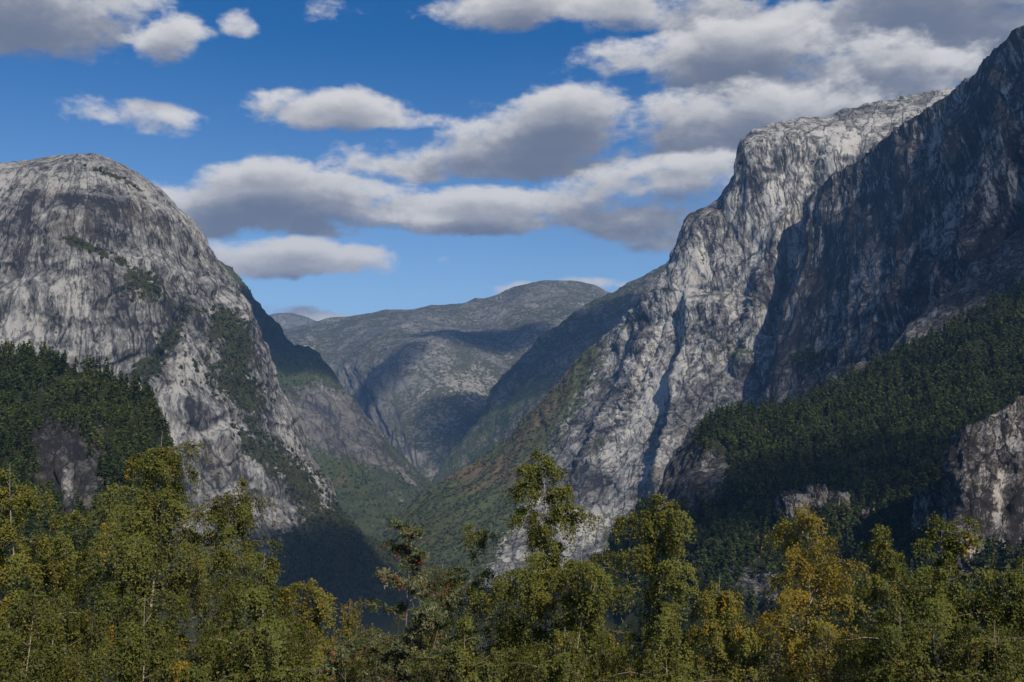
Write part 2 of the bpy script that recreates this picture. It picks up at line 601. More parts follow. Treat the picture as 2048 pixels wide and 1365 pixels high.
gy = np.concatenate([[-60000, -15000, -4000, -800, -200, -60], np.linspace(-30, 80, 90), np.geomspace(84, 60000, 70)])
gx = np.concatenate([-np.geomspace(60000, 62, 40), np.linspace(-60, 60, 90), np.geomspace(62, 60000, 40)])
GX, GY = np.meshgrid(gx, gy)
GP = np.stack([GX, GY, ground_z(GX, GY)], -1)
mt_ground, t = new_mat('meadow_ground')
co = t.n('ShaderNodeTexCoord').outputs['Object']
n1 = t.noise(co, .35, 6.0, .65)
n2 = t.noise(co, .02, 5.0, .6)
c = t.mix(t.smooth(n1, .3, .7), (.020, .028, .008), (.055, .055, .018))
c = t.mix(t.smooth(n2, .5, .7), c, (.06, .045, .02))
finish(t, c, .95, n1, .8, .3, .1)
link('ground', fast_mesh('ground', GP.reshape(-1, 3), grid_faces(*GP.shape[:2])), [mt_ground],
     label='mossy ground falling away from the terrace into the deep valley', cat='ground', kind='structure')

# ------------------------------------------------------------------ far hill and back mountain
rows = [[(470, 660, 9600), (530, 634, 9600), (560, 628, 9600), (600, 632, 9600), (650, 648, 9600), (740, 668, 9600)],
        [(460, 720, 8900), (530, 700, 8900), (560, 700, 8900), (610, 705, 8900), (660, 715, 8900), (740, 725, 8900)],
        [(460, 800, 8300), (530, 790, 8300), (560, 790, 8300), (610, 790, 8300), (660, 790, 8300), (740, 790, 8300)]]
P = surf(rows, 40, 90)
P = relief(P, [(500, 400, 25, 5, False, .5, None)])
P = skirt(P, (0, 2500, 0))
z0 = np.full(P.shape[:2], .35)
add_mountain('far_hill', P, M_FAR, 'pale distant rounded hill at the very end of the valley', z0, z0 * 0, z0 * 0 + .15)

rows = [
    [(400, 700, 7200), (540, 672, 7200), (580, 658, 7200), (640, 648, 7250), (760, 625, 7300), (880, 614, 7350), (950, 607, 7350), (1000, 592, 7400), (1040, 578, 7400), (1140, 567, 7500), (1215, 588, 7500), (1300, 610, 7500), (1420, 640, 7500)],
    [(400, 740, 6700), (540, 705, 6700), (590, 695, 6650), (660, 690, 6600), (770, 668, 6500), (880, 660, 6400), (960, 655, 6500), (1010, 645, 6600), (1060, 635, 6600), (1140, 630, 6600), (1215, 640, 6600), (1300, 660, 6500), (1420, 690, 6500)],
    [(420, 800, 6300), (550, 770, 6300), (610, 745, 6250), (680, 740, 6200), (750, 720, 5950), (830, 690, 5880), (930, 715, 5950), (1000, 720, 6100), (1060, 715, 6100), (1140, 715, 6100), (1215, 720, 6000), (1300, 730, 6000), (1420, 760, 6000)],
    [(450, 900, 5900), (570, 860, 5900), (640, 830, 5950), (700, 815, 5850), (760, 800, 5550), (830, 790, 5500), (920, 795, 5500), (990, 800, 5650), (1050, 800, 5650), (1130, 810, 5600), (1200, 820, 5500), (1300, 830, 5500), (1420, 850, 5500)],
    [(500, 1010, 5400), (620, 985, 5400), (690, 970, 5400), (740, 960, 5350), (790, 955, 5200), (840, 950, 5100), (900, 950, 5100), (960, 955, 5150), (1020, 960, 5150), (1100, 970, 5100), (1180, 980, 5050), (1300, 990, 5050), (1420, 1000, 5050)],
    [(500, 1200, 4900), (620, 1180, 4900), (690, 1150, 4900), (740, 1140, 4900), (790, 1130, 4850), (840, 1130, 4800), (900, 1130, 4800), (960, 1130, 4800), (1020, 1140, 4800), (1100, 1150, 4800), (1180, 1160, 4800), (1300, 1160, 4800), (1420, 1160, 4800)]]
P = surf(rows, 230, 330)
cl = lambda P, n: sm(1 - n[..., 2], .1, .5)
P = relief(P, [(900, 900, 65, 3, True, .5, None), (260, 400, 30, 4, True, .5, cl)])
P = relief_uv(P, [(140, 500, 24, 3, 2, .6, cl), (60, 250, 9, 3, 2, .6, cl)])
P = relief(P, [(90, 110, 7, 4, False, .5, None)])
NB = 14
n = orient(P, normals(P))
fl = sm(n[..., 2], .35, .75)
q = P / 420
veg = .02 + .45 * fl + .26 * sm(P[..., 2], 300, -250) + .3 * fbm(q, 4)
aut = .15 + .3 * fbm(q + 9, 3) + .15 * fl
pale = .10 * fl + .12 * fbm(P / 300 + 4, 3) + blobs(P, [(950, 770, 70, 40, .35), (840, 700, 50, 40, .12), (850, 880, 50, 60, .1), (620, 700, 60, 30, .15, -30)])
P = skirt(P, (0, 4000, 0))
add_mountain('back_mountain', P, M_FAR, 'broad grey green mountain closing the end of the valley', pad(veg, NB, .5), pad(aut, NB), pad(pale, NB))

# ------------------------------------------------------------------ right middle ridge (shaded, between back mountain and the big cliff)
rows = [
    [(850, 985, 4300), (880, 945, 4450), (915, 895, 4600), (955, 835, 4750), (1000, 765, 4900), (1050, 705, 5000), (1100, 662, 5100), (1165, 618, 5150), (1215, 590, 5200), (1260, 565, 5200), (1335, 532, 5250), (1430, 500, 5250), (1560, 470, 5300)],
    [(880, 1000, 4150), (920, 965, 4250), (960, 920, 4350), (1000, 870, 4400), (1050, 810, 4500), (1100, 760, 4600), (1150, 725, 4650), (1210, 690, 4700), (1260, 665, 4750), (1310, 640, 4750), (1380, 610, 4750), (1470, 580, 4750), (1590, 560, 4750)],
    [(900, 1040, 3900), (950, 1000, 3950), (1000, 960, 4000), (1040, 920, 4050), (1090, 870, 4100), (1140, 830, 4150), (1190, 800, 4200), (1250, 770, 4250), (1310, 750, 4250), (1360, 730, 4250), (1430, 710, 4250), (1520, 690, 4250), (1620, 680, 4250)],
    [(900, 1160, 3500), (950, 1140, 3500), (1000, 1110, 3500), (1050, 1080, 3550), (1100, 1050, 3600), (1160, 1020, 3600), (1220, 1000, 3650), (1280, 980, 3650), (1340, 970, 3650), (1400, 960, 3650), (1470, 950, 3650), (1560, 940, 3650), (1650, 930, 3650)]]
P = surf(rows, 170, 230)
P = relief(P, [(500, 700, 40, 3, True, .5, None), (160, 300, 20, 4, True, .5, None)])
P = relief_uv(P, [(60, 260, 10, 3, 2, .6, None)])
P = relief(P, [(25, 30, 5, 4, False, .6, None)])
veg = .42 + .3 * fbm(P / 300 + 3, 4) + .25 * sm(P[..., 2], 600, -200)
aut = .05 + .3 * fbm(P / 300 + 9, 3)
pale = .1 * fbm(P / 200, 3)
P = skirt(P, (900, 1500, 0))
add_mountain('right_middle_ridge', P, M_MID, 'blue shaded ridge between the pale cliff and the back mountain', pad(veg, NB, .5), pad(aut, NB), pad(pale, NB))

# ------------------------------------------------------------------ left middle ridge behind the dome
rows = [
    [(330, 430, 4300), (425, 512, 4250), (462, 540, 4250), (500, 583, 4200), (525, 612, 4180), (552, 650, 4150), (582, 690, 4130), (630, 705, 4120), (665, 745, 4100), (700, 795, 4060), (745, 845, 4020), (795, 895, 3980), (835, 935, 3950), (875, 990, 3900)],
    [(320, 540, 4000), (410, 600, 3950), (450, 630, 3950), (490, 665, 3950), (520, 690, 3930), (550, 720, 3920), (580, 748, 3920), (620, 768, 3900), (655, 795, 3900), (690, 835, 3850), (735, 880, 3820), (785, 925, 3800), (830, 965, 3780), (880, 1010, 3750)],
    [(320, 640, 3800), (400, 700, 3750), (440, 720, 3750), (480, 740, 3750), (520, 755, 3740), (555, 775, 3740), (590, 795, 3730), (630, 820, 3720), (665, 850, 3700), (705, 890, 3650), (750, 925, 3620), (795, 965, 3600), (840, 1000, 3600), (890, 1040, 3600)],
    [(330, 820, 3600), (400, 860, 3580), (440, 875, 3580), (490, 885, 3580), (540, 895, 3580), (580, 905, 3570), (620, 920, 3570), (660, 940, 3560), (700, 960, 3540), (740, 980, 3500), (780, 1005, 3450), (820, 1030, 3400), (860, 1055, 3400), (900, 1080, 3400)],
    [(350, 1100, 3000), (400, 1110, 3000), (450, 1110, 3000), (500, 1120, 3000), (560, 1120, 3000), (600, 1120, 3000), (640, 1125, 3000), (680, 1130, 3000), (720, 1140, 2950), (760, 1140, 2950), (800, 1150, 2950), (840, 1150, 2950), (880, 1160, 2950), (930, 1160, 2950)]]
P = surf(rows, 240, 250)
P = relief(P, [(420, 600, 34, 3, True, .5, None), (110, 220, 14, 4, True, .5, None)])
P = relief_uv(P, [(45, 200, 8, 3, 2, .6, None)])
P = relief(P, [(20, 26, 4, 4, False, .6, None)])
x, y = to_pix(P)
veg = .62 + .30 * fbm(P / 220 + 5, 4) - blobs(P, [(640, 810, 80, 45, .55, 25), (700, 880, 90, 40, .42, 40), (650, 880, 50, 60, .3), (760, 930, 50, 25, .2, 40)]) \
    + blobs(P, [(590, 745, 70, 30, .4, 30), (640, 950, 70, 40, .4, 40), (700, 1000, 90, 50, .4, 30)])
aut = .18 + .4 * fbm(P / 160 + 19, 4) + blobs(P, [(700, 860, 90, 50, .35, 40), (690, 960, 80, 30, .2, 35)])
pale = -.05 + .12 * fbm(P / 120, 3) + blobs(P, [(620, 830, 70, 40, .14)])
LMID = (P.copy(), veg.copy())
P = skirt(P, (-900, 1500, 0))
add_mountain('left_middle_ridge', P, M_MID, 'forested ridge with autumn coloured cliffs behind the grey dome', pad(veg, NB, .5), pad(aut, NB), pad(pale, NB))

# ------------------------------------------------------------------ big right cliff with the plateau top (sunlit)
crest = [(700, 1170, 2780), (760, 1075, 2950), (850, 985, 3050), (1000, 893, 3100), (1080, 802, 3100), (1150, 722, 3100), (1230, 652, 3050), (1287, 600, 3000), (1335, 535, 2980), (1365, 465, 2980), (1400, 420, 2980), (1442, 394, 2980), (1468, 345, 2970), (1474, 292, 2960), (1500, 266, 2960), (1560, 246, 3000), (1640, 231, 3060), (1740, 208, 3150), (1830, 190, 3250), (1960, 165, 3400)]
rim = [(705, 1180, 2740), (765, 1090, 2890), (855, 1000, 2980), (1004, 910, 3040), (1085, 822, 3040), (1156, 745, 3030), (1236, 676, 2990), (1296, 622, 2950), (1346, 560, 2930), (1380, 495, 2930), (1415, 452, 2925), (1452, 424, 2920), (1482, 372, 2905), (1498, 315, 2890), (1530, 292, 2870), (1580, 285, 2850), (1650, 287, 2840), (1740, 275, 2840), (1840, 245, 2880), (1980, 200, 2950)]
m1 = [(720, 1200, 2600), (780, 1120, 2700), (870, 1035, 2780), (1010, 960, 2850), (1100, 890, 2870), (1180, 820, 2870), (1260, 760, 2850), (1320, 710, 2830), (1370, 655, 2820), (1405, 610, 2815), (1440, 575, 2805), (1478, 545, 2795), (1512, 520, 2780), (1535, 500, 2765), (1560, 490, 2750), (1600, 485, 2740), (1660, 480, 2740), (1740, 470, 2740), (1840, 440, 2760), (1990, 400, 2800)]
m2 = [(740, 1215, 2450), (800, 1150, 2530), (890, 1080, 2580), (1020, 1020, 2640), (1110, 975, 2660), (1190, 930, 2660), (1265, 880, 2650), (1325, 840, 2640), (1375, 800, 2630), (1415, 770, 2620), (1450, 745, 2610), (1490, 725, 2600), (1525, 710, 2590), (1550, 700, 2580), (1575, 695, 2570), (1610, 690, 2565), (1660, 690, 2560), (1740, 680, 2560), (1840, 660, 2580), (2000, 600, 2600)]
base = [(770, 1260, 2050), (830, 1230, 2100), (920, 1190, 2150), (1040, 1160, 2200), (1120, 1140, 2220), (1190, 1120, 2230), (1260, 1100, 2240), (1320, 1080, 2240), (1370, 1060, 2240), (1415, 1045, 2240), (1450, 1030, 2240), (1490, 1020, 2240), (1525, 1010, 2240), (1550, 1000, 2240), (1575, 1000, 2240), (1610, 1000, 2240), (1660, 1000, 2240), (1740, 990, 2240), (1840, 970, 2250), (2000, 920, 2260)]
P = surf([crest, rim, m1, m2, base], 400, 420)
P = buttress(P, [(1378, 600), (1372, 690), (1355, 790), (1345, 900), (1310, 1010)], 42, 4, 75)
P = buttress(P, [(1560, 430), (1545, 520), (1500, 640), (1480, 740)], 22, 6, 50)
P = buttress(P, [(1440, 420), (1400, 520), (1375, 600)], 20, 7, 60, side=-1)
P = buttress(P, [(1285, 660), (1240, 760), (1200, 860), (1150, 960)], 22, 6, 50)
P = buttress(P, [(1500, 300), (1495, 400), (1480, 480)], 16, 5, 40)
P = gully(P, [(1640, 300), (1600, 420), (1570, 560), (1540, 660)], 22, 14)
P = gully(P, [(1330, 640), (1290, 740), (1230, 840)], 14, 9)
cl = lambda P, n: sm(1 - n[..., 2], .25, .6)
P = relief(P, [(330, 800, 40, 2, True, .5, cl), (130, 300, 14, 3, True, .5, None)])
P = relief_uv(P, [(60, 380, 10, 3, 2, .55, cl), (20, 150, 5.5, 3, 2, .6, cl), (7, 50, 1.8, 3, 2, .6, cl)])
P = relief(P, [(40, 40, 5, 4, 2, .6, lambda P, n: 1 - cl(P, n)), (13, 26, 1.9, 4, False, .6, None)])
n = orient(P, normals(P))
x, y = to_pix(P)
fl = sm(n[..., 2], .55, .85)
veg = -.06 + .26 * fbm(P / 110 + 5, 4) + .22 * fl * sm(y, 560, 700)
veg += .85 * sm(x + .55 * (y - 900), 1150, 1060) * sm(y, 660, 720)
veg += blobs(P, [(1130, 740, 38, 60, .7, 30), (1470, 700, 40, 35, .45), (1430, 780, 30, 20, .3), (1460, 590, 35, 25, .22), (1520, 480, 30, 20, .25), (1250, 655, 50, 8, .3, -35), (1200, 880, 22, 14, .3), (1500, 640, 30, 14, .25), (1330, 560, 20, 10, .15)])
aut = .0 + .40 * fbm(P / 110 + 19, 4) + .56 * sm(x + .55 * (y - 900), 1150, 1060) * sm(y, 1060, 940)
pale = .07 + .10 * fl + .22 * fbm(P / 130, 4) + blobs(P, [(1385, 550, 16, 70, .6, 12), (1700, 285, 50, 22, .5, -20), (1310, 790, 70, 24, .45, -48), (1240, 900, 60, 18, .3, -55), (1290, 740, 50, 40, .12), (1180, 1050, 50, 24, .6, -35), (1340, 640, 14, 70, .22, 15), (1550, 560, 14, 60, .2, 8), (1180, 1080, 30, 40, .2)]) \
    - blobs(P, [(1190, 960, 60, 25, .25), (1400, 800, 25, 90, .18, 10), (1500, 330, 30, 40, .08)])
CLIFF = (P.copy(), veg.copy())
P = skirt(P, (700, 1500, 0))
add_mountain('right_cliff_mountain', P, M_CLIFF, 'huge pale grey cliff with rounded plateau top right of the valley', pad(veg, NB, .1), pad(aut, NB), pad(pale, NB))

# ------------------------------------------------------------------ nearer dark buttress at the right edge
crest = [(1690, 430, 3110), (1635, 418, 2810), (1618, 400, 2660), (1680, 345, 2572), (1740, 300, 2486), (1800, 262, 2401), (1850, 222, 2330), (1890, 182, 2273), (1925, 146, 2223), (1965, 108, 2166), (2005, 80, 2110), (2055, 48, 2038), (2200, -30, 1967), (2400, -120, 1887)]
m0 = [(1690, 520, 3040), (1630, 500, 2740), (1612, 490, 2590), (1680, 440, 2495), (1745, 400, 2404), (1810, 370, 2313), (1860, 340, 2243), (1905, 310, 2180), (1945, 280, 2124), (1985, 250, 2068), (2030, 225, 2005), (2085, 200, 1951), (2230, 130, 1893), (2430, 60, 1813)]
m1 = [(1690, 640, 2950), (1615, 620, 2650), (1585, 610, 2500), (1665, 575, 2384), (1740, 545, 2276), (1805, 520, 2182), (1860, 495, 2103), (1910, 470, 2031), (1955, 445, 1966), (2000, 420, 1901), (2050, 400, 1844), (2110, 370, 1820), (2260, 320, 1760), (2450, 260, 1684)]
m2 = [(1680, 760, 2830), (1590, 750, 2530), (1545, 745, 2380), (1640, 715, 2236), (1720, 690, 2116), (1790, 665, 2010), (1850, 640, 1919), (1905, 615, 1836), (1955, 590, 1760), (2005, 570, 1696), (2060, 550, 1674), (2120, 530, 1650), (2270, 480, 1590), (2460, 430, 1514)]
base = [(1660, 960, 2630), (1560, 950, 2330), (1500, 940, 2180), (1610, 920, 2014), (1700, 900, 1878), (1780, 880, 1757), (1845, 860, 1659), (1900, 840, 1576), (1955, 820, 1498), (2010, 800, 1476), (2070, 780, 1452), (2130, 760, 1428), (2280, 720, 1368), (2470, 680, 1292)]
P = surf([crest, m0, m1, m2, base], 330, 330)
P = buttress(P, [(1800, 300), (1810, 400), (1800, 520), (1780, 640)], 22, 6, 60)
P = buttress(P, [(1890, 230), (1905, 350), (1890, 470), (1860, 590)], 24, 6, 60)
P = buttress(P, [(1990, 150), (1985, 260), (1960, 400), (1920, 540)], 26, 6, 60)
P = gully(P, [(2045, 310), (2025, 400), (2000, 500)], 40, 14)
P = buttress(P, [(1700, 400), (1715, 520), (1700, 640)], 16, 6, 50)
P = relief(P, [(300, 700, 26, 2, True, .5, None), (120, 300, 12, 3, True, .5, None)])
P = relief_uv(P, [(55, 380, 9, 3, 2, .55, None), (18, 150, 5, 3, 2, .6, None), (6, 50, 1.6, 3, 2, .6, None)], seed=5)
P = relief(P, [(12, 24, 1.9, 4, False, .6, None)])
n = orient(P, normals(P))
x, y = to_pix(P)
fl = sm(n[..., 2], .5, .8)
veg = -.08 + .26 * fbm(P / 110 + 5, 4) + .2 * fl + blobs(P, [(1830, 245, 60, 12, .3, -35), (1860, 320, 70, 20, .25), (1620, 720, 40, 26, .5), (1950, 380, 40, 20, .25), (1680, 720, 50, 12, .35, 10)])
aut = .3 * fbm(P / 110 + 19, 4)
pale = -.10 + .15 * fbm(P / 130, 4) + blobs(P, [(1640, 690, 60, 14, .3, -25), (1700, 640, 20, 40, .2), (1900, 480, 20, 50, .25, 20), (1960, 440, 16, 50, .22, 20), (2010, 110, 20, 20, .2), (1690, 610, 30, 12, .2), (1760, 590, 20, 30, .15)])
NEARB = (P.copy(), veg.copy())
P = skirt(P, (900, 900, 0))
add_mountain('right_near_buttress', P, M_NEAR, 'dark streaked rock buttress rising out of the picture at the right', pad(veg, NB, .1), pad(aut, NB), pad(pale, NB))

# ------------------------------------------------------------------ the grey dome on the left
D0 = 2350.0
cx0 = (150 - 1024) / F * D0
prof = [(311, 0), (313, 20), (318, 50), (334, 92), (362, 145), (410, 195), (475, 246), (520, 273), (590, 310), (660, 346), (730, 378), (800, 408), (890, 452), (980, 505), (1040, 552), (1100, 600), (1180, 690), (1260, 800)]
zz = np.array([W(150, p, D0)[2] for p, _ in prof])
rr = np.array([max(0, w - 9 * (w > 60)) / F * D0 for _, w in prof])
PR = resample(np.stack([rr, zz], -1)[:, None, :], 430, 0)[:, 0, :]
th = np.concatenate([np.linspace(R(-150), R(-20), 30, endpoint=False), np.linspace(R(-20), R(165), 420), np.linspace(R(168), R(210), 14)])
ct, sn = np.cos(th), np.sin(th)
sxs = np.where(ct > 0, 1.0, 1.55)
rad = PR[:, 0][:, None]
X = cx0 + rad * (ct * sxs)[None, :]
Yd = D0 - rad * (sn * .88)[None, :]
Z = np.repeat(PR[:, 1][:, None], len(th), 1)
P = np.stack([X, Yd, Z], -1)
cen = np.array([cx0, D0, -200.0])


def dome_relief(P, sxy, sz, amp, oc, rd, ga, k, mk=None):
    n = normals(P)
    s = np.sign(((P - cen) * n).sum(-1).mean())
    n = n * s
    h = fbm(np.stack([P[..., 0] / sxy, P[..., 1] / sxy, P[..., 2] / sz], -1) + 31.7 * k, oc, ga, rd)
    if mk is not None:
        h = h * mk
    return P + n * (h * amp)[..., None]


flank = sm(Z, 560, 250)
ndome = normals(P)
ndome = ndome * np.sign(((P - cen) * ndome).sum(-1).mean())
front = (P[..., 1] < D0 + 100)[..., None]
P = np.where(front, gully(P, [(400, 560), (370, 620), (335, 690), (300, 750), (240, 800)], 20, 12, ndome), P)
P = np.where(front, buttress(P, [(230, 520), (240, 600), (215, 680), (180, 720)], 22, 6, 70, ndome), P)
P = np.where(front, buttress(P, [(110, 430), (90, 520), (40, 640)], 20, 7, 80, ndome), P)
P = np.where(front, buttress(P, [(430, 600), (470, 700), (520, 800), (590, 900), (640, 1000)], 22, 6, 60, ndome), P)
P = np.where(front, buttress(P, [(330, 800), (400, 860), (460, 930), (520, 1000)], 18, 6, 60, ndome), P)
P = np.where(front, buttress(P, [(60, 385), (150, 378), (250, 400), (330, 440)], 14, 5, 50, ndome, -1), P)
P = dome_relief(P, 300, 420, 32, 2, True, .5, 1, .35 + .65 * flank)
# curved sheets of rock peeling off one above the other
hh = Z / 95.0 + 1.3 * fbm(P / 260 + 7, 3)
saw = hh - np.floor(hh)
P = P + (lambda n: n * np.sign(((P - cen) * n).sum(-1).mean()))(normals(P)) * ((sm(saw, 0, .15) * (1 - saw) * 9 * (.3 + .7 * flank))[..., None])
P = dome_relief(P, 110, 260, 13, 3, True, .5, 2, .2 + .8 * flank)
dn = lambda P: (lambda n: n * np.sign(((P - cen) * n).sum(-1).mean()))(normals(P))
P = relief_uv(P, [(60, 260, 8, 3, 2, .55, flank), (20, 110, 4.5, 3, 2, .6, .2 + .8 * flank), (7, 40, 1.5, 3, 2, .6, .2 + .8 * flank)], dn, 9)
P = dome_relief(P, 60, 60, 5, 4, 2, .6, 6, 1 - .6 * flank)
P = dome_relief(P, 12, 20, 2.1, 4, False, .6, 4)
n = normals(P)
n = n * np.sign(((P - cen) * n).sum(-1).mean())
fl = sm(n[..., 2], .45, .8)
veg = -.06 + .30 * fbm(P / 100 + 5, 4) + .06 * fl + .9 * sm(P[..., 2], -130, -300)
veg += 1.5 * blobs(P, [(150, 485, 60, 10, .5, 18), (220, 515, 50, 8, .35, 25), (290, 560, 70, 30, .38, 10), (270, 590, 60, 20, .3), (450, 640, 30, 40, .55, 30), (480, 690, 26, 60, .5, 15), (330, 690, 24, 60, .55, 30), (290, 745, 30, 26, .45, -40), (430, 740, 70, 60, .42, 30), (500, 800, 50, 60, .42), (520, 900, 70, 40, .42, 20), (600, 970, 60, 40, .45, 35), (640, 1090, 50, 80, .5), (700, 1090, 60, 80, .8, 40), (200, 345, 60, 7, .35, 15), (110, 362, 40, 8, .25, -15), (260, 370, 50, 6, .3, 25), (420, 960, 50, 20, .3), (380, 620, 50, 12, .25, 15)])
aut = .28 + .35 * fbm(P / 110 + 19, 4)
pale = .0 + .20 * fl + .12 * sm(P[..., 2], 330, 520) + .20 * fbm(P / 130, 4) + blobs(P, [(80, 690, 70, 70, .22), (200, 720, 50, 40, .35, 30), (350, 770, 40, 70, .3, 20), (170, 660, 40, 30, .2), (400, 450, 30, 80, .15, -30), (560, 830, 20, 90, .3, -25), (640, 1000, 20, 60, .3, -30), (420, 860, 50, 60, .15), (250, 660, 30, 60, .1)]) \
    - blobs(P, [(150, 400, 90, 22, .5, 5), (230, 430, 60, 30, .25), (60, 440, 30, 30, .15), (230, 560, 30, 40, .15), (120, 620, 30, 50, .2), (330, 640, 50, 30, .15), (300, 840, 30, 40, .15)])
r_, c_ = P.shape[:2]
me = fast_mesh('left_dome_mountain', P.reshape(-1, 3), grid_faces(r_, c_), {'veg': veg, 'aut': aut, 'pale': pale})
add_flow(me, P)
link('left_dome_mountain', me, [M_DOME], label='rounded bare grey rock dome left of the valley', cat='mountain', kind='structure')
DOME_P, DOME_V, DOME_N = P, veg, n

# ------------------------------------------------------------------ forested slope on the right
crest = [(1180, 1150, 980), (1240, 1070, 1060), (1290, 1000, 1100), (1335, 925, 1130), (1385, 868, 1160), (1430, 838, 1180), (1520, 812, 1210), (1600, 795, 1240), (1700, 745, 1290), (1830, 640, 1360), (1930, 550, 1420), (2050, 450, 1480), (2250, 330, 1550), (2450, 220, 1600)]
m0 = [(1190, 1165, 940), (1260, 1090, 1000), (1310, 1030, 1030), (1360, 960, 1060), (1410, 910, 1080), (1460, 880, 1100), (1540, 855, 1120), (1620, 840, 1140), (1720, 795, 1180), (1850, 710, 1230), (1950, 635, 1270), (2070, 550, 1320), (2260, 440, 1380), (2450, 330, 1420)]
m1 = [(1200, 1190, 890), (1280, 1130, 920), (1340, 1080, 940), (1400, 1030, 950), (1460, 990, 960), (1520, 960, 970), (1600, 935, 980), (1680, 910, 990), (1780, 870, 1010), (1900, 800, 1040), (2000, 750, 1060), (2110, 690, 1090), (2280, 600, 1130), (2450, 510, 1160)]
m2 = [(1220, 1230, 800), (1300, 1190, 810), (1370, 1150, 820), (1440, 1110, 820), (1510, 1080, 820), (1580, 1050, 820), (1660, 1030, 820), (1740, 1010, 820), (1840, 980, 830), (1950, 940, 840), (2050, 900, 850), (2150, 860, 870), (2300, 790, 890), (2450, 720, 910)]
base = [(1230, 1330, 600), (1320, 1320, 600), (1400, 1310, 590), (1480, 1300, 580), (1550, 1290, 570), (1620, 1280, 560), (1700, 1270, 550), (1780, 1260, 540), (1870, 1250, 530), (1970, 1230, 520), (2070, 1210, 510), (2170, 1190, 510), (2310, 1150, 510), (2450, 1110, 510)]
P = surf([crest, m0, m1, m2, base], 220, 300)
P = relief(P, [(160, 160, 16, 3, True, .5, None)])
P = relief_uv(P, [(40, 150, 7, 3, 2, .55, None), (12, 50, 2.6, 3, 2, .6, None)], seed=4)
P = relief(P, [(9, 13, 1.8, 4, False, .6, None)])
x, y = to_pix(P)
lin_up = y - np.interp(x, [1300, 1420, 1600, 1800, 1900, 1960, 2050, 2200], [1000, 828, 800, 700, 655, 612, 560, 480])
crag = blobs(P, [(1400, 950, 75, 50, 1.1), (1340, 990, 50, 40, .8), (1760, 1060, 60, 25, .35), (1510, 1180, 60, 40, .9), (1650, 1010, 80, 18, .7)])
forest = sm(lin_up, -6, 14) * np.clip(1.1 - crag * 1.2, 0, 1)
veg = .05 + .75 * forest + .15 * fbm(P / 40, 4)
veg += (1 - sm(lin_up, -40, 10)) * .1 * fbm(P / 30, 3)
aut = .05 + .2 * fbm(P / 60 + 9, 3)
pale = -.10 + .2 * fbm(P / 50, 3) + blobs(P, [(1540, 1150, 26, 40, .6), (1650, 1010, 80, 18, .3), (1860, 950, 30, 8, .3), (1940, 540, 60, 20, .12, -35)])
FOREST_R = (P.copy(), forest * (veg > .3))
P = skirt(P, (250, 550, 0), -450)
add_mountain('right_forest_slope', P, M_FOR, 'dark pine covered slope in front of the right cliff', pad(veg, NB, .6), pad(aut, NB), pad(pale, NB))

# cliff at the lower right edge
crest = [(1935, 905, 760), (1905, 885, 690), (1900, 868, 660), (1925, 852, 650), (1960, 838, 645), (2000, 820, 640), (2050, 795, 640), (2150, 750, 640), (2300, 700, 640)]
m0 = [(1925, 985, 750), (1895, 970, 670), (1888, 960, 635), (1915, 945, 620), (1955, 935, 615), (2000, 920, 612), (2060, 900, 610), (2160, 870, 610), (2310, 820, 610)]
m1 = [(1935, 1090, 740), (1905, 1085, 640), (1898, 1080, 610), (1930, 1070, 595), (1970, 1060, 590), (2010, 1050, 588), (2070, 1040, 585), (2170, 1010, 585), (2320, 980, 585)]
base = [(1930, 1270, 720), (1890, 1265, 600), (1880, 1260, 570), (1920, 1250, 555), (1970, 1240, 550), (2010, 1235, 548), (2070, 1230, 545), (2180, 1210, 545), (2330, 1200, 545)]
P = surf([crest, m0, m1, base], 180, 130)
P = relief(P, [(60, 120, 9, 2, True, .5, None)])
P = relief_uv(P, [(14, 55, 5.0, 3, 2, .55, None), (5, 18, 2.2, 3, 2, .6, None)])
P = relief(P, [(7, 9, 2.2, 4, 2, .6, None), (3, 4, .8, 3, False, .6, None)])
veg = .10 + .4 * fbm(P / 25 + 5, 4)
pale = -.04 + .22 * fbm(P / 30, 4) + blobs(P, [(2005, 970, 12, 34, 1.0, 10), (1995, 1030, 11, 44, .9, 8), (1985, 1110, 10, 40, .3), (1915, 1050, 14, 20, .4), (2030, 890, 20, 20, .2), (1950, 910, 20, 30, .12)]) - blobs(P, [(1960, 1040, 14, 60, .25), (2030, 1040, 10, 70, .35)])
aut = .15 + .3 * fbm(P / 30 + 9, 3)
P = skirt(P, (60, 130, 0), -300)
M_CRAG = rock_material('rock_crag', size=.22, dark=(.028, .025, .025), mid=(.115, .103, .095), pale=(.40, .36, .32), vscale=5.0, contrast=1.25)
add_mountain('right_crag', P, M_CRAG, 'sunlit grey rock wall at the lower right edge above the birches', pad(veg, NB, .3), pad(aut, NB), pad(pale, NB))

def outcrop(px, py, d, rx, ry, rz, seed, label):
    nu, nv = 64, 40
    U_, V_ = np.meshgrid(np.linspace(0, 2 * np.pi, nu), np.linspace(0.02, np.pi - .02, nv))
    S_ = np.stack([np.sin(V_) * np.cos(U_), np.sin(V_) * np.sin(U_), np.cos(V_)], -1)
    S_ = np.sign(S_) * np.abs(S_) ** .6
    P_ = S_ * [rx, ry, rz] * (1 + .22 * fbm(S_ * 1.3 + seed, 3) + .22 * fbm(S_ * 3 + seed, 3, .5, 2))[..., None]
    P_ = P_ + S_ * (1.6 * fbm(P_ / [4, 4, 7] + seed, 4, .6, 2))[..., None]
    me = fast_mesh('rock_outcrop', P_.reshape(-1, 3), grid_faces(nv, nu), {'veg': -.15 + .2 * fbm(P_ / 6 + seed, 3), 'aut': P_[..., 0] * 0, 'pale': -.05 + .4 * fbm(P_ / 9 + seed, 3)})
    add_flow(me, P_)
    o = link('rock_outcrop', me, [M_CRAG], label=label, cat='rock', group='grey outcrops among the pines')
    o.location = W(px, py, d)


